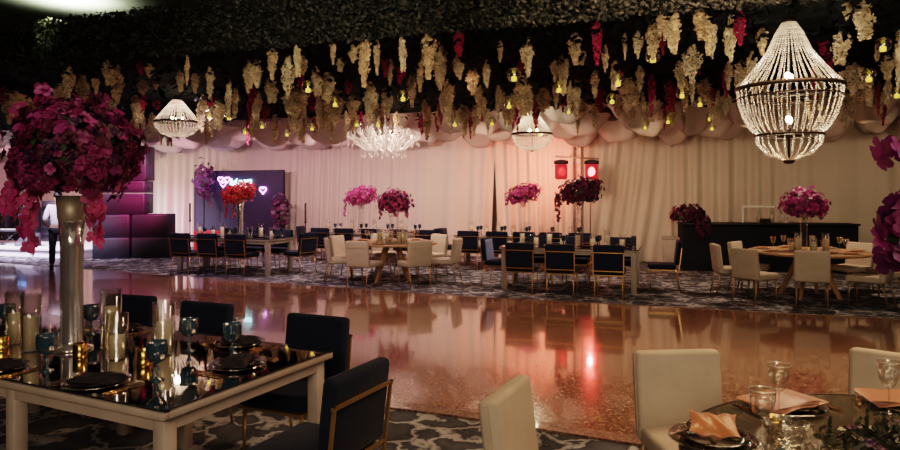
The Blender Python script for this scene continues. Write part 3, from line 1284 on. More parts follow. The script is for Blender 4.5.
# local +X of the table points along -E1 (towards its right-hand end)
rect_table('dining_table', 'large whitewashed dining table with a dark mirror top, under the tall burgundy flowers', tc, ANG1 + PI, NL, NWD, mid=[NL / 2 - 1.155, NL / 2 - 1.75], leg=.075)
TZ = .7605

FE2 = math.atan2(E2.y, E2.x) + YAW
for e1, lab in ((.375, 'navy velvet chair at the far side of the mirrored table, nearest its right corner'), (1.45, 'navy velvet chair across the mirrored table, behind two blue goblets'),
                (2.28, 'navy velvet chair across the mirrored table, behind the candle and flower vase')):
    b = NT(e1, 1.56 + (.0 if e1 < 1 else .06), 0)
    seat_at(navy, b, FE2 + PI + (.04 if e1 < 1 else .05 if e1 < 2 else .15), lab, 'navy chairs around the mirrored table')
seat_at(navy, NT(-.60, .58, 0), ANG1, 'navy velvet chair with gold-framed back at the right end of the mirrored table', 'navy chairs around the mirrored table')

# flower vase on the near table
vloc = W(72, 349, TZ)
t = thing('flower_centrepiece', 'tall mirrored vase with a burgundy flower ball on the near mirrored table', 'flower arrangement', vloc)
g = G()
g.lathe([(.001, 0), (.115, 0), (.115, .014), (.07, .03), (.062, .05), (.060, .40), (.064, .62), (.072, .79), (.068, .79), (.058, .6), (.001, .58)], 56, 0, 14, .012, (.04, .8))
vz = g.build('vase', M_silver, t)
g = G()
g.lathe([(.060, .765), (.074, .78), (.079, .80), (.088, .93), (.082, .93), (.07, .80), (.001, .79)], 28)
g.build('vase_mouth', pmat('grey satin metal', (.34, .30, .25), .45, .5), t)
bouquet('blossoms', t, M_mag, (.035, 0, 1.19), .325, 1050, .041, 101, (1.0, 1.0, .86), rosefrac=.22, low=-.8)
rnd = random.Random(9)
for (px_off, L, zz) in ((-.19, .40, 1.00), (.14, .34, .98), (-.28, .26, 1.06)):
    g = G()
    off = cw(px_off, -.05) - cw(0, 0)
    spray(g, (off.x, off.y, zz), L, rnd, .055, 17, (0, 1), 1, (off.x * .2, off.y * .2))
    g.build('orchid_spray', M_pinkfl + [M_green], t)
# loose upright sprays on the crown
g = G()
for (x, h) in ((-.12, .35), (.13, .30), (-.25, .22), (.27, .15), (.02, .26)):
    off = cw(x, rnd.uniform(-.1, .1)) - cw(0, 0)
    for k in range(9):
        q = k / 8
        nn = Vector((rnd.uniform(-1, 1), rnd.uniform(-1, 1), rnd.uniform(.0, 1)))
        flower(g, Vector((off.x * (1 + q * .2), off.y, 1.20 + h * (.55 + .5 * q))) + nn * .03, nn, .05, rnd.choice((0, 0, 1, 3)), rnd, 5, .5)
g.build('crown_sprays', M_mag + [M_green], t)

# goblets


def make_goblet(name, mat, h, rb, fine=True, flute=0):
    g = G()
    prof = [(.001, 0), (.034, 0), (.035, .004), (.012, .012), (.007, .03), (.010, h * .22), (.016, h * .27), (.010, h * .31), (.006, h * .38), (.010, h * .44), (rb * .62, h * .50), (rb * .93, h * .62), (rb, h * .78), (rb * .97, h * .92), (rb * 1.02, h), (rb * .96, h), (rb * .90, h * .78), (rb * .80, h * .62), (.001, h * .52)]
    g.lathe(prof, 36 if fine else 10, 0, flute, .06, (h * .48, h * .93))
    return g.build(name, mat)


gob = Proto(tag(make_goblet('goblet', M_bluegl, .195, .050, True, 12), 'goblet', 'goblet'))
for px, py, lab in ((157, 380, 'ribbed teal goblet at the near edge, in front of a gold votive'), (47, 371, 'ribbed teal goblet in front of two tall pillar candles at the left'), (91, 334, 'ribbed teal goblet right of the mirrored vase, behind the gold votive'),
                    (189, 351, 'ribbed teal goblet standing right of the rear pillar candle, beyond the corner plates'), (232, 357, 'ribbed teal goblet between the two plates at the right end of the mirrored table'), (7, 333, 'ribbed teal goblet partly cut by the left picture edge, behind candles')):
    gob.place(W(px, py, TZ), 0, lab, 'teal goblets on the mirrored table')

# candles in glass cylinders


def make_candle(name, hg, rg, hc, rc_):
    t = thing(name, 'candle', 'candle')
    g = G()
    g.lathe([(.001, 0), (rg, 0), (rg, hg), (rg - .003, hg), (rg - .003, .006), (.001, .006)], 20)
    g.build('glass_cylinder', M_glass, t)
    g = G()
    g.lathe([(.001, .007), (rc_, .007), (rc_, hc), (rc_ * .9, hc + .004), (rc_ * .5, hc - .006), (.001, hc - .008)], 18)
    c = g.build('pillar', M_wax, t)
    g = G()
    g.cyl((0, 0, hc - .01), (.002, 0, hc + .012), .0015, n=5)
    g.build('wick', M_wick, c)
    return t


for px, py, hg, rg, hc, rr, lab in ((31, 354, .34, .056, .21, .040, 'tall pillar candle in a clear glass cylinder, front one left of the vase'), (15, 347, .33, .054, .19, .036, 'tall pillar candle in glass at the left, partly behind another candle'),
                                    (111, 351, .36, .060, .25, .034, 'tallest pillar candle in glass right of the vase'), (117, 362, .26, .060, .13, .043, 'short wide pillar candle in a low glass in front of the tallest one'),
                                    (164, 358, .31, .062, .19, .042, 'pillar candle in glass between a gold votive and the rear navy chair')):
    p = W(px, py - 3, TZ)
    t = make_candle('hurricane_candle', hg, rg, hc, rr)
    t.location = p
    tag(t, lab, 'candle', 'hurricane candles on the mirrored table')

# gold votives
g = G()
g.lathe([(.001, 0), (.036, 0), (.038, .004), (.038, .078), (.035, .08), (.034, .01), (.001, .008)], 20, 0, 10, .015)
vot = Proto(tag(g.build('votive', M_goldvotive), 'votive', 'votive holder', 'gold votives on the mirrored table'))
for px, py, lab in ((80, 357, 'gold mercury glass votive in front of the mirrored vase'), (144, 364, 'gold mercury glass votive between the two front candles'), (2, 349, 'gold mercury glass votive at the left picture edge')):
    vot.place(W(px, py, TZ), 0, lab, 'gold votives on the mirrored table')


def plate_mesh(r, h=.018):
    g = G()
    g.lathe([(.001, .002), (r * .6, .002), (r * .7, .006), (r, h), (r, h + .003), (r * .72, .010), (.001, .008)], 36)
    return g


def make_charger(name, matp, rimmat, r):
    t = thing(name, 'charger', 'charger plate')
    g = G()
    g.lathe([(.001, .0015), (r * .62, .0015), (r * .72, .006), (r * .97, .013), (r * .97, .015), (r * .72, .009), (.001, .0045)], 40)
    g.build('dish', matp, t)
    g = G()
    g.lathe([(r * .965, .012), (r, .014), (r * 1.0, .019), (r * .965, .018), (r * .965, .012)], 40, 0, 40, .008)
    g.build('beaded_rim', rimmat, t)
    return Proto(t)


def napkin_mesh(w, l, seed, thick=.022):
    rnd = random.Random(seed)
    g = G()
    nx, ny = 14, 10
    for layer in range(2):
        vs, fs = [], []
        for j in range(ny + 1):
            for i in range(nx + 1):
                s, q = i / nx - .5, j / ny - .5
                edge = min(1, 6 * (0.5 - abs(s)), 6 * (.5 - abs(q)))
                z = .002 + (thick * (.5 + .5 * layer)) * max(0, edge) ** .4 + .006 * math.sin(9 * s + seed) * math.sin(7 * q + 1) * max(0, edge)
                sk = (1 - .06 * layer)
                vs.append((s * l * sk + .012 * layer + .01 * math.sin(5 * q + seed), q * w * sk + .02 * s, z))
        for j in range(ny):
            for i in range(nx):
                a = j * (nx + 1) + i
                fs.append((a, a + 1, a + nx + 2, a + nx + 1))
        g.add(vs, fs, 0, True)
    g.box((0, 0, .0015), (l * .97, w * .97, .003))
    return g


def fork_mesh():
    g = G()
    g.box((0, -.045, .004), (.009, .115, .003))
    g.box((0, .03, .005), (.013, .045, .003))
    g.box((0, .058, .006), (.024, .02, .003))
    for x in (-.010, -.0033, .0033, .010):
        g.box((x, .085, .007), (.0032, .045, .0025))
    return g


def knife_mesh():
    g = G()
    g.box((0, -.06, .004), (.011, .095, .006), bev=.002, seg=1)
    g.add([(-.008, -.012, .003), (.008, -.012, .003), (.010, .06, .003), (.004, .115, .003), (-.008, .10, .003), (-.008, -.012, .006), (.008, -.012, .005), (.010, .06, .005), (.004, .115, .004), (-.008, .10, .006)],
          [(0, 4, 3, 2, 1), (5, 6, 7, 8, 9), (0, 1, 6, 5), (1, 2, 7, 6), (2, 3, 8, 7), (3, 4, 9, 8), (4, 0, 5, 9)], 0, False)
    return g


chg = make_charger('charger_plate', M_smoke, M_crystalglass, .155)
plt = Proto(tag(plate_mesh(.128).build('dinner_plate', M_gunmetal), 'plate', 'plate'))
naps = Proto(tag(napkin_mesh(.135, .26, 2).build('napkin', M_napblack), 'napkin', 'napkin'))
frk = Proto(tag(fork_mesh().build('fork', M_goldcut), 'fork', 'fork'))
knf = Proto(tag(knife_mesh().build('knife', M_goldcut), 'knife', 'knife'))


def setting(pos, rot, where, grp, cut_side=1, nrot=0.0):
    """rot: world angle from the seat towards the table middle"""
    r = rot - PI / 2
    chg.place((pos.x, pos.y, TZ), r, f'smoked glass charger {where}', grp + ' chargers')
    plt.place((pos.x, pos.y, TZ + .007), r, f'black dinner plate {where}', grp + ' plates')
    naps.place((pos.x, pos.y, TZ + .021), r + nrot, f'folded black linen napkin {where}', grp + ' napkins')
    R = Matrix.Rotation(r, 3, 'Z')
    for k, (pr, x, nm) in enumerate(((frk, -.185, 'fork'), (frk, -.215, 'fork'), (knf, .185, 'knife'), (knf, .212, 'knife'))):
        o = R @ Vector((x, 0, 0))
        side = ('inner', 'outer', 'inner', 'outer')[k]
        pr.place((pos.x + o.x, pos.y + o.y, TZ), r, f'gold {side} {nm} {where}', grp + ' cutlery')


setting(W(97, 384, TZ), FE2, 'at the near edge of the mirrored table', 'near table', nrot=.25)
setting(W(-3, 369, TZ), FE2, 'at the left picture edge of the mirrored table', 'near table', nrot=.1)
setting(W(237, 366, TZ), ANG1, 'at the right end of the mirrored table', 'near table', nrot=.5)
setting(W(240, 344, TZ), FE2 + PI, 'at the far right corner of the mirrored table', 'near table', nrot=-.3)
setting(W(120, 330, TZ), FE2 + PI, 'at the far side beyond the candles on the mirrored table', 'near table')

# ------------------------------------------------------------------ near right round table
RC = cw(1.72, 2.19)


def round_table(name, label, loc, R, topmat, legmat, rim=None, rot=0):
    t = thing(name, label, 'table', loc, rot)
    g = G()
    g.lathe([(.001, .715), (R - .03, .715), (R, .728), (R, .748), (R - .008, .757), (R - .02, .757), (.001, .757)], 64)
    g.build('tabletop', topmat, t)
    if rim:
        g = G()
        g.lathe([(R - .012, .758), (R + .003, .758), (R + .003, .74), (R - .012, .74), (R - .012, .758)], 64)
        g.build('rim', rim, t)
    g = G()
    g.lathe([(.001, .715), (.30, .715), (.30, .685), (.001, .685)], 24)
    g.build('hub', legmat, t)
    for k in range(4):
        a = PI / 4 + k * PI / 2
        g = G()
        p0 = Vector((math.cos(a) * .14, math.sin(a) * .14, .69))
        p1 = Vector((math.cos(a) * .46, math.sin(a) * .46, .0))
        side = Vector((-math.sin(a), math.cos(a), 0))
        out = Vector((math.cos(a), math.sin(a), 0))
        vs = []
        for p, w, h in ((p1, .022, .032), (p0, .032, .048)):
            for sx, sy in ((-1, -1), (1, -1), (1, 1), (-1, 1)):
                vs.append(p + side * w * sx + out * h * sy)
        g.add(vs, [(0, 3, 2, 1), (4, 5, 6, 7), (0, 1, 5, 4), (1, 2, 6, 5), (2, 3, 7, 6), (3, 0, 4, 7)])
        g.build('leg', legmat, t)
    return t


round_table('round_table', 'round bronze mirror-topped table at the lower right, set with peach napkins', (RC.x, RC.y, 0), .9, M_mirrorR, M_oak, M_darkmetal)
for ang, lab in ((110, 'cream chair behind the lower right round table, right of the tilted one'), (155, 'cream chair at the left of the lower right round table, turned sideways'), (62.5, 'cream chair cut by the right picture edge, behind the wine glass')):
    a = camang(ang)
    b = RC + Vector((math.cos(a), math.sin(a), 0)) * (1.60 if ang > 150 else 1.43)
    seat_at(creamc, b, a + PI - (.26 if ang < 150 else 0), lab, 'cream chairs around the lower right table')


def wine_mesh(h, rb, n=24):
    g = G()
    g.lathe([(.001, 0), (.035, 0), (.035, .003), (.008, .008), (.004, .02), (.0035, h * .45), (.006, h * .50), (rb * .55, h * .56), (rb * .80, h * .68), (rb * .96, h * .86), (rb, h), (rb * .97, h), (rb * .93, h * .86), (rb * .74, h * .68), (.001, h * .54)], n)
    g.lathe([(rb * .985, h - .002), (rb * 1.015, h - .001), (rb * 1.015, h + .003), (rb * .985, h + .003), (rb * .985, h - .002)], n, 1)
    return g


wine = Proto(tag(wine_mesh(.225, .047).build('wine_glass', [M_crystalglass, M_rimglass]), 'wine glass', 'wine glass'))
for (X, d, lab) in ((1.14, 2.39, 'clear wine glass beside the peach napkin on its dark plate'), (1.376, 2.74, 'clear wine glass in front of the flat peach napkin and stacked plates'), (1.87, 2.79, 'gold-rimmed wine glass at the right picture edge before a cream chair')):
    p = cw(X, d, TZ)
    wine.place(p, 0, lab, 'wine glasses on the lower right table')


def satin_knot():
    """a pinched satin napkin standing like a bow pillow"""
    g = G()
    nx, ny = 16, 12
    for sgn in (1, -1):
        vs, fs = [], []
        for j in range(ny + 1):
            for i in range(nx + 1):
                s, q = i / nx * 2 - 1, j / ny * 2 - 1
                w = .070 * (1 - .16 * (1 - s * s)) * (1 + .14 * q * q)
                x = s * w * 1.12
                y = q * .065 * (1 - .20 * (1 - abs(s)) + .15 * s * s)
                z = .035 + sgn * .030 * (1 - s * s) ** .5 * (1 - q * q) ** .5 + .014 * s * s + .004 * math.sin(8 * s + 4 * q) + .018 * q
                vs.append((x, y, z))
        for j in range(ny):
            for i in range(nx):
                a = j * (nx + 1) + i
                fs.append((a, a + 1, a + nx + 2, a + nx + 1))
        g.add(vs, fs, 0, True)
    return g


def flat_nap():
    g = G()
    nx, ny = 12, 10
    for k in range(3):
        vs, fs = [], []
        for j in range(ny + 1):
            for i in range(nx + 1):
                s, q = i / nx - .5, j / ny - .5
                vs.append((s * .33 + .012 * k, q * .20 + .03 * s - .008 * k, .003 + .006 * k + .012 * max(0, .5 - abs(s)) + .004 * math.sin(10 * s + k * 2)))
        for j in range(ny):
            for i in range(nx):
                a = j * (nx + 1) + i
                fs.append((a, a + 1, a + nx + 2, a + nx + 1))
        g.add(vs, fs, 0, True)
    return g


chgR = make_charger('charger_plate', M_smoke, M_crystalglass, .165)
pltR = Proto(tag(plate_mesh(.13).build('dinner_plate', M_smoke), 'plate', 'plate'))


def setR(p, rot, where, nap, naplab, nz=.022, nrot=0.0, cutlery=True):
    chgR.place((p.x, p.y, TZ), rot, f'smoked glass charger with beaded rim {where}', 'lower right table chargers')
    pltR.place((p.x, p.y, TZ + .007), rot, f'smoked glass dinner plate {where}', 'lower right table plates')
    nap.place((p.x, p.y, TZ + nz), rot + nrot, naplab, 'peach napkins')
    R = Matrix.Rotation(rot, 3, 'Z')
    for pr, x, nm in ((frk, -.19, 'fork'), (knf, .19, 'knife')) if cutlery else ():
        o = R @ Vector((x, 0, 0))
        pr.place((p.x + o.x, p.y + o.y, TZ), rot, f'gold {nm} {where}', 'lower right table cutlery')


knot = Proto(tag(satin_knot().build('napkin', M_peach), 'n', 'napkin'))
fnap = Proto(tag(flat_nap().build('napkin', M_peach), 'n', 'napkin'))
p1 = cw(1.0, 2.49)
setR(p1, YAW - .9, 'at the left of the lower right table', knot, 'pinched peach satin napkin on a dark plate beside a wine glass', .022, .6, False)
p2 = cw(1.475, 2.88)
setR(p2, YAW + PI + .25, 'under the flat peach napkin on the lower right table', fnap, 'flat folded peach napkin on stacked plates', .022, .15)
p3 = cw(2.03, 2.90)
setR(p3, YAW + PI - .5, 'at the right picture edge of the lower right table', fnap, 'folded peach napkin cut by the right picture edge', .022, .3)

# cut crystal bowl and low greenery
pb = cw(1.27, 2.47, TZ)
g = G()
g.lathe([(.001, .0), (.035, .0), (.045, .01), (.060, .05), (.072, .085), (.067, .085), (.053, .05), (.001, .015)], 32, 0, 16, .09)
g.build('crystal_bowl', M_crystalglass, None, pb)
tag(bpy.data.objects['crystal_bowl'], 'ribbed cut crystal votive bowl between wine glass and greenery', 'bowl')
g = G()
g.lathe([(.001, 0), (.03, 0), (.033, .05), (.030, .05), (.001, .01)], 16)
o = g.build('votive', M_goldvotive, None, cw(1.30, 2.62, TZ))
tag(o, 'small gold votive beside the cut crystal bowl', 'votive holder')
pg = cw(1.62, 2.42, TZ)
t = thing('low_garland', 'low garland of dark greenery and small flowers on the bronze mirror table', 'flower arrangement', pg)
rnd = random.Random(31)
g = G()
for i in range(520):
    x, y = rnd.gauss(0, .13), rnd.gauss(0, .05)
    z = .004 + abs(rnd.gauss(0, .035)) * (1.2 - min(1, abs(x) * 3))
    leaf(g, (x, y, z + .01), (rnd.uniform(-1, 1), rnd.uniform(-1, 1), .6), rnd.uniform(.02, .045), 0, rnd)
for i in range(9):
    x, y, h = rnd.uniform(-.2, .2), rnd.uniform(-.05, .05), rnd.uniform(.07, .16)
    g.tube([(x, y, .005), (x + .008, y, h)], .002, 4)
    for k in range(16):
        leaf(g, (x, y, h * (.3 + .7 * k / 16)), (rnd.uniform(-1, 1), rnd.uniform(-1, 1), .5), .025, 0, rnd)
g.build('leaves', pmat('muted olive leaf', (.035, .040, .022), .55, noise=.4), t)
g = G()
for i in range(26):
    flower(g, (rnd.gauss(0, .12), rnd.gauss(0, .045), rnd.uniform(.02, .07)), (rnd.uniform(-.5, .5), rnd.uniform(-.8, .2), 1), rnd.uniform(.012, .022), rnd.choice((0, 1, 2, 3)), rnd, 5, .6)
g.build('blossoms', [M_wist[1], M_wist[0], M_purfl[1], M_purfl[3]], t)
t.rotation_euler = (0, 0, YAW)

# purple orchid arrangement on the same table
t = thing('flower_centrepiece', 'purple orchid arrangement cut by the right picture edge', 'flower arrangement', (RC.x, RC.y, TZ))
g = G()
g.lathe([(.001, 0), (.09, 0), (.09, .01), (.035, .03), (.03, .3), (.045, .52), (.04, .52), (.001, .5)], 20)
g.build('vase', M_glass, t)
bouquet('blossoms', t, M_purfl, (.02, -.01, .84), .21, 130, .064, 55, (1, 1, .85), low=-.8)
rnd = random.Random(8)
g = G()
for (x, z, n) in ((-.17, 1.11, 9), (-.11, 1.17, 8), (-.21, .86, 8), (-.17, .76, 8), (.0, 1.08, 6), (.1, 1.15, 8)):
    for k in range(n):
        o = cw(x + rnd.uniform(-.06, .06), rnd.uniform(-.12, .1)) - cw(0, 0)
        nn = Vector((rnd.uniform(-1, 1), rnd.uniform(-1, .2), rnd.uniform(-.4, .8)))
        flower(g, (o.x, o.y, z + rnd.uniform(-.05, .05)), nn, rnd.uniform(.04, .062), rnd.choice((0, 0, 1, 2)), rnd, 5, .5)
    o = cw(x, 0) - cw(0, 0)
    g.tube([(0, 0, .6), (o.x * .5, o.y * .5, (z + .6) / 2 + .1), (o.x, o.y, z)], .005, 4, 4)
g.build('orchid_sprays', M_purfl + [M_green], t)

# ------------------------------------------------------------------ far tables: common tableware
gobS = Proto(tag(make_goblet('goblet', M_bluegl, .19, .042, False), 'goblet', 'goblet'))
wineS = Proto(tag(wine_mesh(.22, .045, 10).build('wine_glass', [M_crystalglass, M_goldcut]), 'wine glass', 'wine glass'))


def lowcandle(hg, rg, hc, rc_):
    t = thing('hurricane_candle', 'candle', 'candle')
    g = G()
    g.lathe([(.001, 0), (rg, 0), (rg, hg)], 12)
    g.build('glass_cylinder', M_glass, t)
    g = G()
    g.lathe([(.001, .004), (rc_, .004), (rc_, hc), (.001, hc)], 10)
    g.build('pillar', M_wax, t)
    return Proto(t)


canS = [lowcandle(.30, .055, .20, .038), lowcandle(.22, .055, .13, .040)]
platS = Proto(tag(plate_mesh(.14).build('dinner_plate', M_gunmetal), 'plate', 'plate'))
platW = Proto(tag(plate_mesh(.15).build('dinner_plate', M_whiteware), 'plate', 'plate'))
g = G()
g.box((0, 0, .012), (.2, .10, .022), bev=.008, seg=1)
napS = Proto(tag(g.build('napkin', M_napblack), 'napkin', 'napkin'))
g = G()
g.box((0, 0, .012), (.17, .10, .024), bev=.008, seg=1)
napP = Proto(tag(g.build('napkin', M_peach), 'napkin', 'napkin'))


def dress_rect(c, rot, L, Wd, where, nplates, seed, vase_gap=.14):
    rnd = random.Random(seed)
    R = Matrix.Rotation(rot, 3, 'Z')

    def pos(x, y, z=.7655):
        q = R @ Vector((x, y, 0))
        return Vector((c.x + q.x, c.y + q.y, z))
    for s, sn in ((-1, 'near'), (1, 'far')):
        for i in range(nplates):
            x = -L / 2 + L * (i + .5) / nplates
            platS.place(pos(x, s * (Wd / 2 - .2)), rot, f'black plate along the {sn} side of {where}', f'black plates on {where}')
            napS.place(pos(x, s * (Wd / 2 - .2), .7655 + .011), rot, f'black napkin on the {sn} side of {where}', f'black napkins on {where}')
            gobS.place(pos(x + .19, s * (Wd / 2 - .36)), 0, f'teal goblet along the {sn} side of {where}', f'teal goblets on {where}')
    n = 8
    for i in range(n):
        x = -L / 2 + .3 + (L - .6) * i / (n - 1)
        if abs(x) < vase_gap:
            x = vase_gap * (1 if x >= 0 else -1)
        canS[i % 2].place(pos(x, rnd.uniform(-.09, .09)), 0, f'{"tall" if i % 2 == 0 else "low"} white pillar candle in glass on {where}', f'candles on {where}')


def dress_round(c, R, where, n, seed, start=0.0):
    rnd = random.Random(seed)
    for i in range(n):
        a = start + 2 * PI * i / n
        u = Vector((math.cos(a), math.sin(a), 0))
        s = Vector((-u.y, u.x, 0))
        p = c + u * (R - .22)
        platW.place((p.x, p.y, .759), a, f'pale plate at the edge of {where}', f'plates on {where}')
        napP.place((p.x, p.y, .759 + .0108), a, f'peach napkin on a plate on {where}', f'peach napkins on {where}')
        p = c + u * (R - .42) + s * .17
        wineS.place((p.x, p.y, .759), 0, f'clear wine glass on {where}', f'wine glasses on {where}')
    for i in range(7):
        a = 2 * PI * i / 7 + .3
        r = .26
        canS[i % 2].place((c.x + r * math.cos(a), c.y + r * math.sin(a), .759), 0, f'{"tall" if i % 2 == 0 else "low"} white pillar candle in glass on {where}', f'candles on {where}')


def tall_flowers(c, base, label, mats, ztop, zbot, width, seed, vmat=M_glass, r0=.05, r1=.08, lop=(0, 0), sprays=(), flat=1.0, nfl=150, size=.042):
    t = thing('flower_centrepiece', label, 'flower arrangement', (c.x, c.y, base))
    h = zbot - base + .10
    vase_trumpet(t, h, r0, r1, vmat)
    R = width / 2
    zc = (ztop + zbot) / 2 - base
    bouquet('blossoms', t, mats, (0, 0, zc), R * .92, int(nfl * 3.2), size, seed, (1, 1, (ztop - zbot) / 2 / R), fine=False, low=-.8, lop=lop, sprays=sprays)
    return t


def cvec(x, y=0, z=0):
    v = cw(x, y) - cw(0, 0)
    return (v.x, v.y, z)


# --- left far table (along the world X axis)
LT = cw(-3.75, 13.55)
ltc = Vector((LT.x - 1.2, LT.y + .5, 0))
rect_table('dining_table', 'whitewashed dining table in front of the indigo neon panel', ltc, 0, 2.4, 1.0, leg=.09)
dress_rect(ltc, 0, 2.4, 1.0, 'the table before the neon panel', 4, 1)
for px, d, lab in ((180.5, 13.75, 'leftmost of three navy chairs lined along the table before the neon panel'), (207.5, 13.58, 'middle of three navy chairs lined along the table before the neon panel'), (235.5, 13.40, 'rightmost of three navy chairs lined along the table before the neon panel')):
    seat_at(navy, at_d(px, d), PI / 2, lab, 'navy chairs at the table before the neon panel')
for k, x in enumerate((-.8, -.1, .65)):
    seat_at(navy, Vector((ltc.x + x, ltc.y + .86, 0)), -PI / 2, f'navy chair behind the table before the neon panel, {("left", "middle", "right")[k]} of its row', 'navy chairs at the table before the neon panel')
seat_at(navy, cw(-3.02, 13.9), PI - .25, 'navy chair angled at the right end of the table before the neon panel', 'navy chairs at the table before the neon panel')
fl = at_d(246, F / 46.5)
tall_flowers(Vector((ltc.x + .12, ltc.y, 0)), .7655, 'tall silver vase with a coral red flower cloud before the neon panel', M_redfl, 1.98, 1.48, .74, 61, M_silver, .06, .10, sprays=((cvec(-.30, 0, -.05), .50, (0, 0)), (cvec(-.14, 0, -.08), .45, (0, 0)), (cvec(-.34, .1, -.05), .35, (0, 0))), nfl=170, lop=(.22, .05))

# --- centre round table
CT = cw(-1.14, 12.9)
round_table('round_table', 'round oak table with splayed legs and cream chairs at the centre', (CT.x, CT.y, 0), .9, M_oak, M_oak, rot=.5)
dress_round(CT, .9, 'the centre round table', 7, 3, .3)
for ang, r, lab in ((-166, 1.25, 'cream chair seen side-on at the left of the centre round table'), (-115, 1.24, 'cream chair backing the dance floor at the left front of the centre round table'), (-61, 1.22, 'cream chair backing the dance floor at the right front of the centre round table'),
                    (-17, 1.32, 'cream chair at the right of the centre round table with its seat facing left'), (45, 1.28, 'cream chair behind the right of the centre round table'), (105, 1.28, 'cream chair directly behind the centre round table'), (157, 1.26, 'pale lit cream chair facing out at the left rear of the centre round table')):
    a = camang(ang)
    seat_at(creamc, CT + Vector((math.cos(a), math.sin(a), 0)) * r, a + PI, lab, 'cream chairs at the centre round table')
fc = cw((394 - 450) / 50.8, 12.9)
tall_flowers(fc, .757, 'tall glass vase with a pink and plum flower cloud on the centre round table', [M_pinkfl[0], M_pinkfl[2], M_purfl[3], M_pinkfl[3]], 1.80, 1.28, .70, 62, M_glass, .085, .10, sprays=((cvec(-.27, 0, -.02), .32, (0, 0)), (cvec(.25, 0, -.02), .3, (0, 0)), (cvec(.05, -.25, -.02), .25, (0, 0))), nfl=150)

# --- rear table behind the centre
RT1 = cw((370 - 450) / 40.0, F / 40.0)
rect_table('dining_table', 'rear whitewashed table against the drapes, partly hidden by the centre round table', RT1, 0, 2.9, 1.0, leg=.09)
dress_rect(RT1, 0, 2.9, 1.0, 'the rear table behind the centre', 4, 4)
for k, px in enumerate((320, 344, 371, 398, 425)):
    seat_at(navy, Vector((at_v(px, RT1.y - .88).x, RT1.y - .88, 0)), PI / 2, f'navy chair at the rear table behind the centre, {("first", "second", "third", "fourth", "last")[k]} from its left', 'navy chairs at the rear table behind the centre')
seat_at(navy, Vector((RT1.x - 1.85, RT1.y - .2, 0)), 0.2, 'navy chair at the left end of the rear table behind the centre', 'navy chairs at the rear table behind the centre')
seat_at(navy, Vector((RT1.x + 1.85, RT1.y - .1, 0)), PI - .1, 'navy chair at the right end of the rear table behind the centre', 'navy chairs at the rear table behind the centre')
f2 = cw((361 - 450) / 40.5, F / 40.5)
tall_flowers(f2, .7655, 'glass vase with a pink flower cloud trailing left on the rear table behind the centre', [M_pinkfl[0], M_pinkfl[1], M_pinkfl[2], M_pinkfl[0]], 1.90, 1.38, .80, 63, M_glass, .07, .10, lop=(.16, .02), sprays=((cvec(-.36, 0, -.05), .45, (-.05, 0)),), nfl=150)

# --- right long table
RL = cw(3.15, 10.95)
rlc = Vector((RL.x - 1.2, RL.y + .5, 0))
rect_table('dining_table', 'whitewashed long table lined with navy chairs below the red stage lamps', rlc, 0, 2.4, 1.0, leg=.095)
dress_rect(rlc, 0, 2.4, 1.0, 'the long table below the red lamps', 4, 6)
for px, d, lab in ((519.5, 10.98, 'leftmost of three navy chairs backing onto the dance floor at the long right table'), (560, 10.72, 'middle of three navy chairs backing onto the dance floor at the long right table'), (608.5, 10.48, 'rightmost of three navy chairs backing onto the dance floor at the long right table')):
    seat_at(navy, at_d(px, d), PI / 2, lab, 'navy chairs at the long right table')
for k, x in enumerate((-.75, .0, .85)):
    seat_at(navy, Vector((rlc.x + x, rlc.y + .86, 0)), -PI / 2, f'navy chair behind the long right table, {("left", "middle", "right")[k]} of its row', 'navy chairs at the long right table')
seat_at(navy, cw(3.98, 11.45), PI + .05, 'navy chair seen side-on at the right end of the long table beside the bar', 'navy chairs at the long right table')
c0 = seat_at(navy, cw(.70, 12.25), 0.0 - .1, 'navy chair with a lit blue throw at the left end of the long right table', 'navy chairs at the long right table')
# the blue throw lies on the chair
g = G()
vs, fs = [], []
tl = Matrix.Rotation(math.radians(7), 3, 'X')
for j in range(9):
    for i in range(9):
        x = -.19 + .38 * i / 8
        q = j / 8
        if q < .12:
            p = Vector((x, -.06, .15 + .02))
        else:
            p = Vector((x, .048 + .006 * math.sin(9 * x + 2 * q), .20 - .40 * (q - .12) / .88))
        w = Vector((0, -.245, .655)) + tl @ p
        if q < .12:
            w = Vector((0, -.245, .655)) + tl @ Vector((x, -.048 if j == 0 else .0, .12 if j == 0 else .207))
        vs.append(w)
for j in range(8):
    for i in range(8):
        a = j * 9 + i
        fs.append((a, a + 1, a + 10, a + 9))
g.add(vs, fs, 0, True)
o = g.build('throw', M_navylit)
o.location = c0.location
o.rotation_euler = c0.rotation_euler
tag(o, 'lit blue throw draped over a navy chair back', 'throw')
fr = cw((580 - 450) / 57.0, F / 57.0)
tall_flowers(fr, .7655, 'tall glass vase with a dark plum flower cloud in front of the red lamps', M_wine, 1.99, 1.50, .80, 64, M_glass, .05, .075, lop=(.14, .04), sprays=((cvec(-.36, 0, -.08), .45, (-.02, 0)), (cvec(-.40, .1, -.05), .30, (0, 0))), nfl=210)

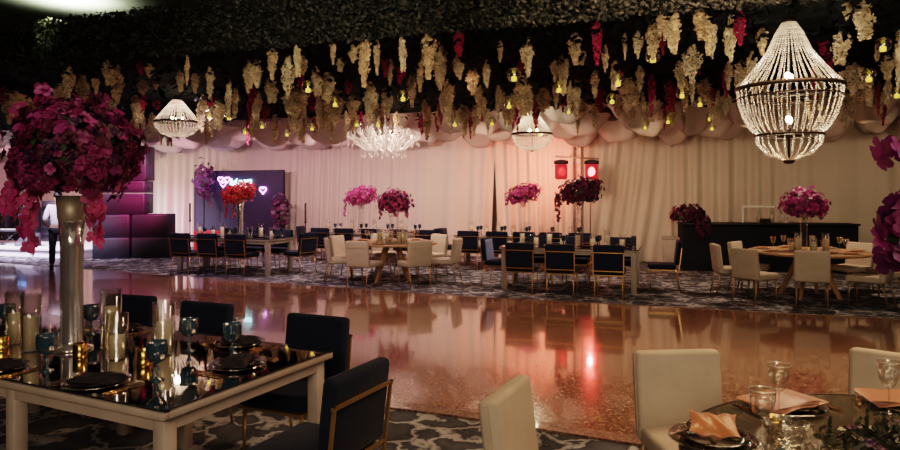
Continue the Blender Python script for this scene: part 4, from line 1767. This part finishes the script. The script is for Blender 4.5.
# --- rear table behind the long right table
RT2 = cw((520 - 450) / 43.5, F / 43.5)
rect_table('dining_table', 'rear whitewashed table between the long right table and the drapes', RT2, 0, 2.9, 1.0, leg=.09)
dress_rect(RT2, 0, 2.9, 1.0, 'the rear table behind the long right one', 5, 8)
for k, px in enumerate((468, 497, 524, 551, 580)):
    seat_at(navy, Vector((at_v(px, RT2.y - .88).x, RT2.y - .88, 0)), PI / 2, f'navy chair at the rear table behind the long right one, {("first", "second", "third", "fourth", "last")[k]} from its left', 'navy chairs at the rear right table')
seat_at(navy, Vector((RT2.x - 1.85, RT2.y, 0)), 0.1, 'navy chair at the left end of the rear table behind the long right one', 'navy chairs at the rear right table')
f4 = cw((523 - 450) / 43.5, F / 43.5)
tall_flowers(f4, .7655, 'tall glass vase with a rose pink flower cloud, left of the red lamps', [M_mag[3], M_pinkfl[2], M_mag[0], M_wine[0]], 1.94, 1.45, .85, 65, M_glass, .06, .09, lop=(.22, .06), sprays=((cvec(-.33, 0, -.08), .18, (-.05, 0)),), nfl=150)

# --- right round table
QT = cw(5.95, 10.85)
round_table('round_table', 'round oak table with cream chairs in front of the black bar', (QT.x, QT.y, 0), .93, M_oak, M_oak, rot=.35)
dress_round(QT, .93, 'the round table before the bar', 7, 9, .1)
for ang, r, lab in ((-117, 1.22, 'cream chair squarely backing the camera at the round table before the bar'), (-61, 1.22, 'cream chair at the right front of the round table before the bar'), (-153, 1.55, 'cream chair at the left front of the round table before the bar'), (171, 1.46, 'cream chair seen edge-on at the far left of the round table before the bar'),
                    (134, 1.20, 'cream chair at the left rear of the round table before the bar'), (26, 1.34, 'cream chair at the right rear of the round table, beside the bar end'), (-12, 1.42, 'cream chair at the right of the round table, cut by the picture edge')):
    a = camang(ang)
    seat_at(creamc, QT + Vector((math.cos(a), math.sin(a), 0)) * r, a + PI + (.25 if ang == -61 else 0), lab, 'cream chairs at the round table before the bar')
tall_flowers(cw((804 - 450) / 60.4, 10.85), .757, 'tall twin-stem glass vase with a pink and purple flower cloud before the bar', [M_pinkfl[1], M_mag[3], M_purfl[0], M_pinkfl[3]], 1.80, 1.26, .78, 66, M_glass, .05, .07, sprays=((cvec(-.3, 0, -.05), .2, (0, 0)), (cvec(.3, 0, -.05), .2, (0, 0))), nfl=170)

# ------------------------------------------------------------------ bar
b0, b1 = cw(5.14, 14.5), cw(8.75, 13.95)
bd = (b1 - b0)
bl = bd.length
ba = math.atan2(bd.y, bd.x)
bc = (b0 + b1) / 2 + Vector((-math.sin(ba), math.cos(ba), 0)) * .32
t = thing('bar_counter', 'long black bar counter in front of the drapes at the right', 'bar', (bc.x, bc.y, 0), ba)
g = G()
g.box((0, .02, .52), (bl - .04, .56, 1.0))
g.build('front', M_barblack, t)
g = G()
g.box((0, 0, 1.04), (bl, .66, .04), bev=.006, seg=1)
g.build('counter_top', M_black, t)
g = G()
g.box((0, .04, .03), (bl - .12, .5, .06))
g.build('plinth', M_black, t)
R = Matrix.Rotation(ba, 3, 'Z')


def barp(px, z, off=0.0):
    d = 14.3
    p = at_d(px, d)
    x = (R.transposed() @ (p - bc)).x
    q = R @ Vector((x, off, 0))
    return Vector((bc.x + q.x, bc.y + q.y, z))


BZ = 1.06
p = barp(769, BZ, .12)
t = thing('back_frame_shelf', 'white rectangular open frame shelf on the black bar', 'shelf', p, ba)
t.name = 'display_frame'
g = G()
w, h = .95, .38
g.box((-w / 2 + .02, 0, h / 2), (.04, .10, h))
g.box((w / 2 - .02, 0, h / 2), (.04, .10, h))
g.box((0, 0, h - .02), (w - .08, .10, .04))
g.build('frame', M_white, t)
for px, lab in ((762, 'white candle in glass left inside the white frame on the bar'), (774.5, 'white candle in glass right inside the white frame on the bar')):
    q = barp(px, BZ, -.06)
    canS[0].place(q, 0, lab, 'candles on the bar', (1, 1, .9))
for px, lab in ((763.5, 'low black box in front of the frame candle on the bar'), (768.5, 'small black box beside the low one on the bar')):
    g = G()
    q = barp(px, BZ, -.2)
    g.box((0, 0, .05), (.10, .08, .10), bev=.006, seg=1)
    g.box((0, 0, .1), (.08, .06, .006), bev=.002, seg=1)
    o = g.build('caddy_box', M_black, None, q, ba)
    tag(o, lab, 'box')
t = thing('flower_spray', 'dark wine flower spray spilling over the left end of the bar', 'flower arrangement', barp(692, BZ + .002, -.05))
g = G()
g.lathe([(.001, 0), (.08, 0), (.1, .05), (.09, .12), (.08, .12), (.001, .1)], 14)
g.build('bowl', M_black, t)
bouquet('blossoms', t, M_wine, (0, 0, .12), .36, 150, .075, 71, (1.0, .7, .72), fine=False, low=-.25, sprays=((cvec(.16, -.46, -.02), .42, (.02, -.02)), (cvec(.26, -.45, 0), .35, (.02, -.02)), (cvec(.05, -.46, -.02), .3, (0, -.02))))
# white plinth beside the bar
p = W(672, 269, 0)
g = G()
g.box((0, 0, .34), (.42, .42, .66), bev=.006, seg=1)
g.box((0, 0, .69), (.46, .46, .04), bev=.006, seg=1)
g.box((0, 0, .02), (.44, .44, .04), bev=.004, seg=1)
o = g.build('plinth_stand', M_whitewash, None, (p.x, p.y + .3, 0), 0)
tag(o, 'pale square plinth standing left of the black bar', 'plinth')

# ------------------------------------------------------------------ red stage lamps on a truss stand
TS = at_v(578.5, 15.85)
ds = (TS.x * -SA + TS.y * CA)
sc = F / ds
t = thing('lamp_stand', 'aluminium truss stand with a cross bar for two red stage lamps', 'lighting stand', TS, YAW)
zt = CH + (HZ - 147) / sc
g = G()
for x in (-.09, .09):
    for y in (-.09, .09):
        g.cyl((x, y, .03), (x, y, zt), .018, n=6)
for k in range(int(zt / .22)):
    z = .1 + k * .22
    g.cyl((-.09, -.09, z), (.09, -.09, z + .2), .008, n=5)
    g.cyl((.09, .09, z), (-.09, .09, z + .2), .008, n=5)
    g.cyl((-.09, .09, z), (-.09, -.09, z + .2), .008, n=5)
g.build('mast', M_truss, t)
g = G()
g.box((0, 0, .015), (.6, .6, .03), bev=.004, seg=1)
g.build('base', M_black, t)
zb = CH + (HZ - 157.5) / sc
g = G()
g.cyl((-.58, -.12, zb + .02), (.45, -.12, zb - .04), .02, n=8)
g.tube([(-.25, -.12, zb), (-.1, -.12, zt - .1), (0, -.1, zt)], .012, 5)
g.build('cross_bar', M_truss, t)
lamps = []
for px, hot, lab in ((560.3, False, 'red stage lamp can hanging left on the truss stand'), (590.5, True, 'glaring red stage lamp can hanging right on the truss stand')):
    x = (px - 578.5) / sc
    q = Matrix.Rotation(YAW, 3, 'Z') @ Vector((x, -.12, 0))
    zc = CH + (HZ - 170) / sc
    l = thing('stage_lamp', lab, 'stage lamp', (TS.x + q.x, TS.y + q.y, zc), YAW, 'red stage lamps')
    g = G()
    g.lathe([(.001, .24), (.05, .24), (.17, .215), (.175, .14), (.12, .13), (.001, .13)], 18)
    g.build('hood', M_black, l)
    g = G()
    g.lathe([(.105, .13), (.15, .12), (.15, -.20), (.125, -.23), (.001, -.23)], 18)
    c = g.build('can', M_redcan, l)
    g = G()
    g.cyl((0, 0, .24), (0, 0, zb - zc - .02), .012, n=6)
    g.build('hanger', M_truss, l)
    g = G()
    m = Matrix.Translation((-.02, -.13, -.05)) @ Matrix.Rotation(PI / 2, 4, 'X')
    g.lathe([(.001, .02), (.045, .03), (.085, .022), (.10, .0)], 18, 0, mat=Matrix.Translation((-.03 if hot else 0, -.135, -.06)) @ Matrix.Rotation(PI / 2 + .15, 4, 'X') @ Matrix.Diagonal((.85, 1.25, 1, 1)))
    g.build('lens', M_redhot if hot else M_red, l)
    lamps.append((l, hot))

# ------------------------------------------------------------------ neon panel on the left
NV = 16.55
n0, n1 = at_v(195, NV), at_v(283, NV)
g = G()
pw = n1.x - n0.x
t = thing('neon_panel', 'tall indigo panel with a neon sign behind the left table', 'panel', ((n0.x + n1.x) / 2, NV, 0))
zp = CH + (HZ - 172) * (n0 - Vector((0, 0, 0))).dot(Vector((-SA, CA, 0))) / F
g.box((0, .03, zp / 2), (pw, .06, zp))
g.build('board', M_panel, t)
g = G()
g.box((0, .03, zp + .015), (pw + .04, .08, .03))
for s in (-1, 1):
    g.box((s * (pw / 2 + .01), .03, zp / 2), (.03, .08, zp))
g.build('edge_frame', M_black, t)
for s in (-1, 1):
    g = G()
    g.box((s * pw * .3, .03, .02), (.08, .40, .04))
    g.build('foot', M_black, t)
dn = n0.dot(Vector((-SA, CA, 0)))


def neonpt(px, py):
    q = at_v(px, NV - .03)
    d = q.x * -SA + q.y * CA
    return Vector((q.x - (n0.x + n1.x) / 2, -.035, CH + (HZ - py) * d / F))


sign = None
g = G()


def heart(cx, cz, s, k=26):
    pts = []
    for i in range(k + 1):
        a = 2 * PI * i / k
        x = 16 * math.sin(a) ** 3 / 16
        z = (13 * math.cos(a) - 5 * math.cos(2 * a) - 2 * math.cos(3 * a) - math.cos(4 * a)) / 16
        pts.append((cx + x * s, -.035, cz + z * s))
    return pts


for hx, hy in ((220.7, 179.5), (227.3, 179.7), (223.2, 184.3)):
    c = neonpt(hx, hy)
    g.tube(heart(c.x, c.z, .095), .014, 6)
g.build('neon_hearts', M_neonpink, t)
c = neonpt(263, 190)
g = G()
g.tube(heart(c.x, c.z, .11), .018, 6)
g.build('neon_heart', M_neonpink, t)
cu = bpy.data.curves.new('neon_script', 'FONT')
cu.body = 'Jul nom'
cu.size = .27
cu.shear = .35
cu.extrude = .004
cu.bevel_depth = .004
cu.space_character = .95
cu.materials.append(M_neoncyan)
tmp = bpy.data.objects.new('neon_text', cu)
COL.objects.link(tmp)
dg = bpy.context.evaluated_depsgraph_get()
o = bpy.data.objects.new('neon_script', bpy.data.meshes.new_from_object(tmp.evaluated_get(dg)))
bpy.data.objects.remove(tmp)
COL.objects.link(o)
o.parent = t
c = neonpt(229.5, 185.3)
o.location = (c.x, -.045, c.z)
o.rotation_euler = (PI / 2, -.06, 0)

# purple flower stands flanking the panel


def stand_flowers(px, v, label, mats, ztop, zbot, width, seed, sprays):
    p = at_v(px, v)
    t = thing('flower_stand', label, 'flower arrangement', (p.x, p.y, 0))
    g = G()
    g.lathe([(.001, 0), (.18, 0), (.18, .02), (.02, .04), (.015, zbot + .2), (.001, zbot + .2)], 14)
    g.build('pole', M_black, t)
    R = width / 2
    bouquet('blossoms', t, mats, (0, 0, (ztop + zbot) / 2), R, 130, .075, seed, (1, .8, (ztop - zbot) / 2 / R), fine=False, low=-.95, sprays=sprays)
    return t


M_violetfl = [petal_mat('dusky violet petal', (.20, .05, .15)), petal_mat('mauve petal', (.28, .11, .22)), petal_mat('plum violet petal', (.09, .02, .08)), petal_mat('grey violet petal', (.22, .12, .20))]
stand_flowers(204, 16.2, 'violet flower spray on a pole at the left edge of the neon panel', M_violetfl, 2.72, 1.55, .62, 81, ((cvec(.1, 0, -.4), .4, (.05, 0)), (cvec(.0, 0, -.4), .3, (0, 0))))
stand_flowers(281, 16.1, 'mauve flower spray on a pole at the right edge of the neon panel', M_violetfl, 1.70, .75, .55, 82, ((cvec(-.15, 0, -.2), .4, (0, 0)), (cvec(-.05, -.1, -.2), .35, (0, 0))))
for px, v, top, lab in ((190, 15.4, 203, 'thin black candle pole left of the neon panel'), (305.5, 15.6, 203, 'thin black candle pole right of the neon panel')):
    p = at_v(px, v)
    d = p.x * -SA + p.y * CA
    z = zof(top, d)
    g = G()
    g.lathe([(.001, 0), (.14, 0), (.14, .015), (.015, .03), (.015, z * .62), (.04, z * .64), (.026, z * .66), (.026, z - .01), (.001, z)], 10)
    o = g.build('candle_pole', M_black, None, (p.x, p.y, 0))
    tag(o, lab, 'candle stand')

# ------------------------------------------------------------------ stacked speakers at the left
sb = cw(-8.38, 17.25)
srot = math.radians(28)
Rs = Matrix.Rotation(srot, 3, 'Z')


def speaker(x, z, w, h, label, dep=.8):
    q = Rs @ Vector((x, .4, 0))
    t = thing('speaker_cabinet', label, 'speaker', (sb.x + q.x, sb.y + q.y, z), srot, 'stacked black speakers')
    g = G()
    g.box((0, 0, h / 2), (w - .012, dep, h - .008), bev=.012, seg=1)
    g.build('cabinet', M_speaker, t)
    g = G()
    g.box((0, -dep / 2 - .004, h / 2), (w - .10, .014, h - .10), bev=.004, seg=1)
    g.build('grille', M_grille, t)
    for s in (-1, 1):
        g = G()
        g.box((s * (w / 2 - .003), 0, h / 2), (.016, .18, .08), bev=.004, seg=1)
        g.build('handle', M_darkmetal, t)


speaker(-.52, 0, .92, .56, 'black speaker cabinet on the floor, left of the bottom pair')
speaker(.45, 0, .92, .56, 'black speaker cabinet on the floor, right of the bottom pair')
speaker(-.52, .565, .92, .60, 'black speaker cabinet in the second tier, left of its pair')
speaker(.45, .565, .92, .60, 'black speaker cabinet in the second tier, right of its pair')
speaker(-.30, 1.17, 1.25, .55, 'wide black speaker cabinet on the third tier of the stack')
speaker(-.30, 1.725, 1.25, .33, 'flat black speaker cabinet under the topmost tall one')
speaker(-.24, 2.06, 1.2, .92, 'tall black speaker cabinet, topmost of the stack')

# ------------------------------------------------------------------ stage, DJ gear and person
st0, st1 = -20.5, at_v(78, 13.0).x
g = G()
t = thing('stage_platform', 'low white stage platform at the far left', 'stage', ((st0 + st1) / 2, 14.5, 0))
g.box((0, 0, .21), (st1 - st0, 3.0, .06), bev=.006, seg=1)
g.build('deck', M_white, t)
g = G()
g.box((0, .02, .09), (st1 - st0 - .08, 2.9, .18))
g.build('skirt', M_white, t)
SZ = .24


def sp(px, v):
    p = at_v(px, v)
    p.z = SZ
    return p


# keyboard on an X stand
t = thing('keyboard', 'black keyboard on a crossed stand at the stage front', 'keyboard', sp(10, 13.6), .3)
g = G()
g.box((0, 0, .42), (.55, .28, .07), bev=.012, seg=1)
g.build('body', M_black, t)
g = G()
for k in range(14):
    g.box((-.22 + k * .034, -.06, .458), (.030, .12, .012))
g.build('keys', M_white, t)
for s in (-1, 1):
    g = G()
    g.cyl((-.25 * s, -.02 * s, .015), (.22 * s, -.02 * s, .385), .014, n=6)
    g.cyl((-.25 * s, -.16, .015), (-.25 * s, .16, .015), .014, n=6)
    g.build('stand_leg', M_black, t)
# floor monitor
t = thing('floor_monitor', 'black wedge floor monitor on the stage', 'speaker', sp(28, 13.5), .2)
g = G()
g.add([(-.25, -.2, 0), (.25, -.2, 0), (.25, .2, 0), (-.25, .2, 0), (-.25, -.14, .12), (.25, -.14, .12), (.25, .16, .36), (-.25, .16, .36)],
      [(0, 3, 2, 1), (0, 1, 5, 4), (4, 5, 6, 7), (1, 2, 6, 5), (2, 3, 7, 6), (3, 0, 4, 7)])
g.build('cabinet', M_speaker, t)
g = G()
g.add([(-.22, -.125, .137), (.22, -.125, .137), (.22, .145, .357), (-.22, .145, .357)], [(0, 1, 2, 3)])
g.build('grille', M_grille, t)
# equipment racks
for px, v, w, h, lab in ((5, 15.1, .85, 1.35, 'dark equipment rack at the left picture edge on the stage'), (33, 15.2, .74, 1.05, 'dark equipment rack with a blue display on the stage'), (57, 15.3, .6, 1.25, 'dark equipment rack behind the hanging pink orchids')):
    p = sp(px, v)
    t = thing('equipment_rack', lab, 'rack', p, 0, 'equipment racks on the stage')
    g = G()
    g.box((0, 0, h / 2), (w, .6, h), bev=.015, seg=1)
    g.build('case', M_speaker, t)
    for k in range(int(h / .22)):
        g = G()
        g.box((0, -.305, .13 + k * .22), (w - .1, .02, .17), bev=.004, seg=1)
        u = g.build('module', M_blackglass, t)
        g = G()
        g.cyl((w / 2 - .12, -.315, .13 + k * .22), (w / 2 - .12, -.335, .13 + k * .22), .025, n=8)
        g.build('knob', M_truss, u)
    if px == 33:
        g = G()
        g.box((-.05, -.32, h - .18), (.34, .02, .13), bev=.004, seg=1)
        g.build('display', M_screen, t)
# microphone stand
t = thing('microphone_stand', 'thin black microphone stand between the stage racks', 'microphone stand', sp(20, 14.2))
g = G()
g.cyl((0, 0, .02), (0, 0, 1.35), .012, n=6)
g.cyl((0, 0, 1.35), (.3, -.1, 1.5), .010, n=6)
g.build('pole', M_black, t)
g = G()
g.lathe([(.001, 0), (.15, 0), (.15, .015), (.02, .03)], 12)
g.build('base', M_black, t)
g = G()
g.cyl((.3, -.1, 1.5), (.40, -.13, 1.55), .016, .03, n=8)
g.sphere((.41, -.133, 1.555), .032, 8, 6)
g.build('microphone', M_darkmetal, t)

# person, seen from behind, standing at the stage front
PX = W(58, 268, 0)


def skin_obj(name, joints, edges, mat, parent, sub=2, root=0):
    me = bpy.data.meshes.new(name)
    me.from_pydata([j[0] for j in joints], edges, [])
    o = bpy.data.objects.new(name, me)
    COL.objects.link(o)
    me.materials.append(mat)
    md = o.modifiers.new('skin', 'SKIN')
    md.use_smooth_shade = True
    sd = o.modifiers.new('sub', 'SUBSURF')
    sd.levels = sd.render_levels = sub
    for i, j in enumerate(joints):
        r = j[1]
        me.skin_vertices[0].data[i].radius = r if isinstance(r, tuple) else (r, r)
    me.skin_vertices[0].data[root].use_root = True
    o.parent = parent
    return o


# local frame: person faces +Y (towards the stage), origin between the feet
pr = thing('person', 'person seen from behind in a white shirt and dark trousers standing by the stage', 'person', PX, YAW + .5)
bj, be = [], []


def J(p, r, link=None):
    bj.append((Vector(p), r))
    if link is not None:
        be.append((link, len(bj) - 1))
    return len(bj) - 1


pel = J((0, 0, .94), (.15, .105))
wa = J((0, .0, 1.08), (.135, .095), pel)
ch = J((0, .0, 1.28), (.165, .11), wa)
nb = J((0, -.01, 1.44), (.075, .065), ch)
nk = J((0, .0, 1.50), (.055, .058), nb)
hd = J((0, .02, 1.58), (.070, .085), nk)
hm = J((0, .02, 1.66), (.078, .098), hd)
ht = J((0, .01, 1.74), (.055, .07), hm)
for s in (-1, 1):
    hip = J((s * .09, 0, .88), (.085, .09), pel)
    kn = J((s * .11, .015, .49), .058, hip)
    an = J((s * .12, -.01, .09), .040, kn)
    J((s * .135, .13, .035), (.038, .028), an)
    sh = J((s * .175, -.01, 1.41), (.055, .055), ch)
    el = J((s * .25, -.05, 1.14), .040, sh)
    wr = J((s * .23, .14, 1.0), .028, el)
    pm = J((s * .225, .20, .975), (.036, .016), wr)
    for k in range(4):
        a = (k - 1.5) * .018
        f1 = J((s * .225 + a, .25, .965 - abs(a)), .009, pm)
        f2 = J((s * .225 + a * 1.15, .275 + (.008 if k in (1, 2) else 0), .945), .008, f1)
        J((s * .225 + a * 1.1, .278 + (.008 if k in (1, 2) else 0), .92), .007, f2)
    t1 = J((s * .19, .20, .965), .010, pm)
    J((s * .175, .235, .955), .008, t1)
# face: nose, ears
J((0, .125, 1.62), .012, hd)
for s in (-1, 1):
    J((s * .085, .01, 1.63), (.010, .022), hd)
skin_obj('body', bj, be, M_skin, pr)
g = G()
for s in (-1, 1):
    g.sphere((s * .032, .105, 1.655), .011, 8, 6)
g.build('eyes', M_white, pr)
g = G()
g.box((0, .105, 1.575), (.045, .012, .01), bev=.004, seg=1)
g.build('mouth', pmat('lip', (.35, .12, .10), .5), pr)
g = G()
vs, fs = [], []
N, Mh = 18, 9
for j in range(Mh + 1):
    ph = PI * .62 * j / Mh
    for i in range(N):
        th = 2 * PI * i / N
        front = math.sin(th)
        pe = ph * (1.0 if front < .2 else 1 - .42 * (front - .2) / .8)
        vs.append((.094 * math.sin(pe) * math.cos(th), .012 + .112 * math.sin(pe) * math.sin(th), 1.672 + .115 * math.cos(pe)))
for j in range(Mh):
    for i in range(N):
        a, b = j * N + i, j * N + (i + 1) % N
        fs.append((a, b, b + N, a + N))
g.add(vs, fs, 0, True)
g.build('hair', M_hair, pr)
sj = [(Vector((0, 0, .93)), (.17, .125)), (Vector((0, 0, 1.08)), (.155, .115)), (Vector((0, 0, 1.28)), (.185, .13)), (Vector((0, -.01, 1.42)), (.10, .085)), (Vector((0, 0, 1.475)), (.07, .07))]
se = [(0, 1), (1, 2), (2, 3), (3, 4)]
for s in (-1, 1):
    sj.append((Vector((s * .175, -.01, 1.41)), .075))
    k = len(sj) - 1
    se.append((2, k))
    sj.append((Vector((s * .25, -.05, 1.14)), .056))
    se.append((k, k + 1))
    sj.append((Vector((s * .235, .10, 1.03)), .044))
    se.append((k + 1, k + 2))
skin_obj('shirt', sj, se, M_shirt, pr)
tj = [(Vector((0, 0, .95)), (.165, .122))]
te = []
for s in (-1, 1):
    k = len(tj)
    tj += [(Vector((s * .092, 0, .86)), (.10, .11)), (Vector((s * .11, .015, .49)), .078), (Vector((s * .12, -.01, .08)), .066)]
    te += [(0, k), (k, k + 1), (k + 1, k + 2)]
skin_obj('trousers', tj, te, M_trouser, pr)
for s in (-1, 1):
    g = G()
    g.box((s * .13, .05, .042), (.10, .28, .085), bev=.035, seg=3)
    g.build('shoe', M_shoe, pr)

# small red box near the speakers
p = W(154, 262, 0)
g = G()
g.box((0, 0, .02), (.62, .4, .04), bev=.008, seg=1)
g.box((0, 0, .34), (.6, .38, .6), bev=.012, seg=1)
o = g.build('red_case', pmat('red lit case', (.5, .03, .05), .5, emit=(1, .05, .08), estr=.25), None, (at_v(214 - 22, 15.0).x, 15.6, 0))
tag(o, 'small red-lit case on the floor beyond the navy chairs by the speakers', 'case')

# ------------------------------------------------------------------ ceiling lamp seen above the hedge
cl = cw((66 - 450) * 13.0 / F, 13.0, HC)
lp = thing('ceiling_lamp', 'bright white-green recessed ceiling lamp above the hedge', 'ceiling lamp', cl)
g = G()
g.lathe([(.001, -.02), (.26, -.02), (.26, -.03), (.001, -.03)], 24)
g.build('lens', M_spotlamp, lp)
g = G()
g.lathe([(.26, 0), (.34, 0), (.34, -.035), (.26, -.035), (.26, 0)], 24)
g.build('trim_ring', M_white, lp)


# ------------------------------------------------------------------ lights
def light(kind, name, loc, col, power, target=None, **kw):
    d = bpy.data.lights.new(name, kind)
    d.color = col
    d.energy = power
    for k, v in kw.items():
        setattr(d, k, v)
    o = bpy.data.objects.new(name, d)
    COL.objects.link(o)
    o.location = loc
    if target is not None:
        o.rotation_euler = (Vector(target) - Vector(loc)).to_track_quat('-Z', 'Y').to_euler()
    return o


def curtain_spot(px, col, power):
    a = at_v(px, VD)
    light('SPOT', 'drape_wash', (a.x, 13.3, 2.86), col, power, (a.x, VD, .95), spot_size=1.95, spot_blend=.9, shadow_soft_size=.05)


for px, col, power in ((-30, (1.0, .48, .62), 170), (60, (1.0, .50, .60), 170), (130, (1.0, .62, .55), 170), (178, (1.0, .70, .52), 190), (240, (1.0, .52, .62), 130), (305, (1.0, .50, .60), 150), (370, (1.0, .54, .58), 165),
                       (435, (1.0, .58, .54), 180), (505, (1.0, .56, .42), 180), (575, (1.0, .50, .34), 105), (650, (1.0, .60, .36), 50), (735, (1.0, .62, .36), 28), (825, (1.0, .64, .36), 26), (915, (1.0, .64, .36), 25)):
    curtain_spot(px, col, power)

# magenta glow on the speakers and stage
pmg = cw(-7.2, 15.2, 2.6)
light('SPOT', 'magenta_spot', pmg, (1, .10, .34), 620, (sb.x, sb.y, 1.7), spot_size=.95, spot_blend=1, shadow_soft_size=.15)
light('SPOT', 'stage_wash', (-18.0, 10.6, 3.3), (.86, .74, 1.0), 3200, (-16.6, 14.0, .3), spot_size=1.1, spot_blend=.8, shadow_soft_size=.2)
light('SPOT', 'stage_wash', (-12.2, 9.4, 3.35), (.86, .74, 1.0), 1000, (-14.6, 12.6, .6), spot_size=.62, spot_blend=.9, shadow_soft_size=.2)  # extra spot added to whiten the shirt and far left floor
# neon spill
light('POINT', 'neon_glow', (n0.x + .5, NV - .35, 2.1), (.75, .30, 1.0), 10, shadow_soft_size=.3)
# chandeliers
light('POINT', 'chandelier_light', BIG + Vector((0, 0, .84)), (1, .82, .62), 17, shadow_soft_size=.06)
light('POINT', 'chandelier_light', BIG + Vector((0, 0, .40)), (1, .82, .62), 15, shadow_soft_size=.06)
light('POINT', 'chandelier_light', CH2 + Vector((0, 0, .42)), (1, .80, .58), 18, shadow_soft_size=.06)
light('POINT', 'chandelier_light', CH3 + Vector((0, 0, .42)), (1, .74, .60), 14, shadow_soft_size=.06)
light('POINT', 'chandelier_light', CHW + Vector((0, 0, .40)), (1, .72, .62), 14, shadow_soft_size=.12)
# red beam
lr = [l for l, h in lamps if h][0]
light('SPOT', 'red_beam', lr.location + Vector((0, -.35, -.06)), (1, .06, .05), 60, (0.5, 3, 0), spot_size=1.2, spot_blend=1, shadow_soft_size=.05)
light('SPOT', 'red_glow', lr.location + Vector((-.95, -.2, .10)), (1, .14, .10), 260, (lr.location.x - 1.5, VD, 2.25), spot_size=2.2, spot_blend=1, shadow_soft_size=.05)
# ceiling light and hedge spot
light('SPOT', 'ceiling_wash', cl + Vector((0, 0, -.5)), (.85, 1, .68), 1300, cl + Vector((.0, 0, 1)), spot_size=2.6, spot_blend=1, shadow_soft_size=.1)
hp = cw((58 - 450) * 9.0 / F, 9.0, ZT)
light('SPOT', 'hedge_spot', hp + Vector((.10, -.35, 1.25)), (.95, 1, .45), 900, hp + Vector((-.02, -.02, -.02)), spot_size=.36, spot_blend=.5, shadow_soft_size=.05)
# warm room light from behind the camera
light('AREA', 'room_light', (1.0, -3.2, 3.6), (1, .74, .50), 150, (-.5, 7, 2.0), shape='RECTANGLE', size=5, size_y=1.6)
for x, tx, e in ((-2.2, -5.5, 260), (.4, -1.2, 230), (2.2, 2.2, 150)):  # added spots out of view, brightening the hanging flowers
    light('SPOT', 'flower_fill', (x, 2.6, 3.15), (1, .78, .50), e, (tx, 10.5, 3.25), spot_size=.85, spot_blend=.7, shadow_soft_size=.3)
# downward spots over the near tables and the dance floor
light('SPOT', 'table_downlight', (RC.x + .2, RC.y - .4, 4.6), (1, .72, .48), 62, (RC.x, RC.y + .3, .76), spot_size=1.0, spot_blend=.9, shadow_soft_size=.3)
light('SPOT', 'table_downlight', (tc.x + .3, tc.y - .3, 4.8), (1, .80, .66), 40, (tc.x, tc.y, .76), spot_size=1.0, spot_blend=.9, shadow_soft_size=.3)
light('AREA', 'floor_wash', (1.6, 5.6, 5.2), (1, .60, .33), 200, (1.6, 7.2, 0), shape='RECTANGLE', size=4, size_y=.6)

for px, v, col, pw_ in ((60, 12.5, (1, .68, .85), 230), (200, 9.2, (1, .60, .72), 170), (330, 9.0, (1, .60, .60), 180), (470, 8.8, (1, .60, .42), 170), (620, 8.4, (1, .60, .36), 110), (790, 8.2, (1, .60, .36), 70),
                        (250, 12.6, (1, .64, .66), 400), (395, 12.4, (1, .66, .56), 400), (560, 12.3, (1, .62, .46), 230), (800, 12.6, (1, .66, .44), 210), (120, 9.4, (1, .62, .80), 170)):
    q = at_v(px, v, 3.40)
    light('SPOT', 'canopy_fill', q, col, pw_, (q.x, q.y, 0), spot_size=1.9, spot_blend=1, shadow_soft_size=.15)  # added spots below the canopy, brightening floor and far tables

w = bpy.data.worlds.new('dim room')
scene.world = w
w.use_nodes = True
w.node_tree.nodes['Background'].inputs[0].default_value = (.9, .6, .55, 1)
w.node_tree.nodes['Background'].inputs[1].default_value = .035

scene.view_settings.view_transform = 'Filmic'
scene.view_settings.look = 'Medium High Contrast'
scene.view_settings.exposure = 0.58
scene.cycles.max_bounces = 8
scene.cycles.transparent_max_bounces = 16
scene.cycles.use_denoising = True
scene.cycles.use_adaptive_sampling = False
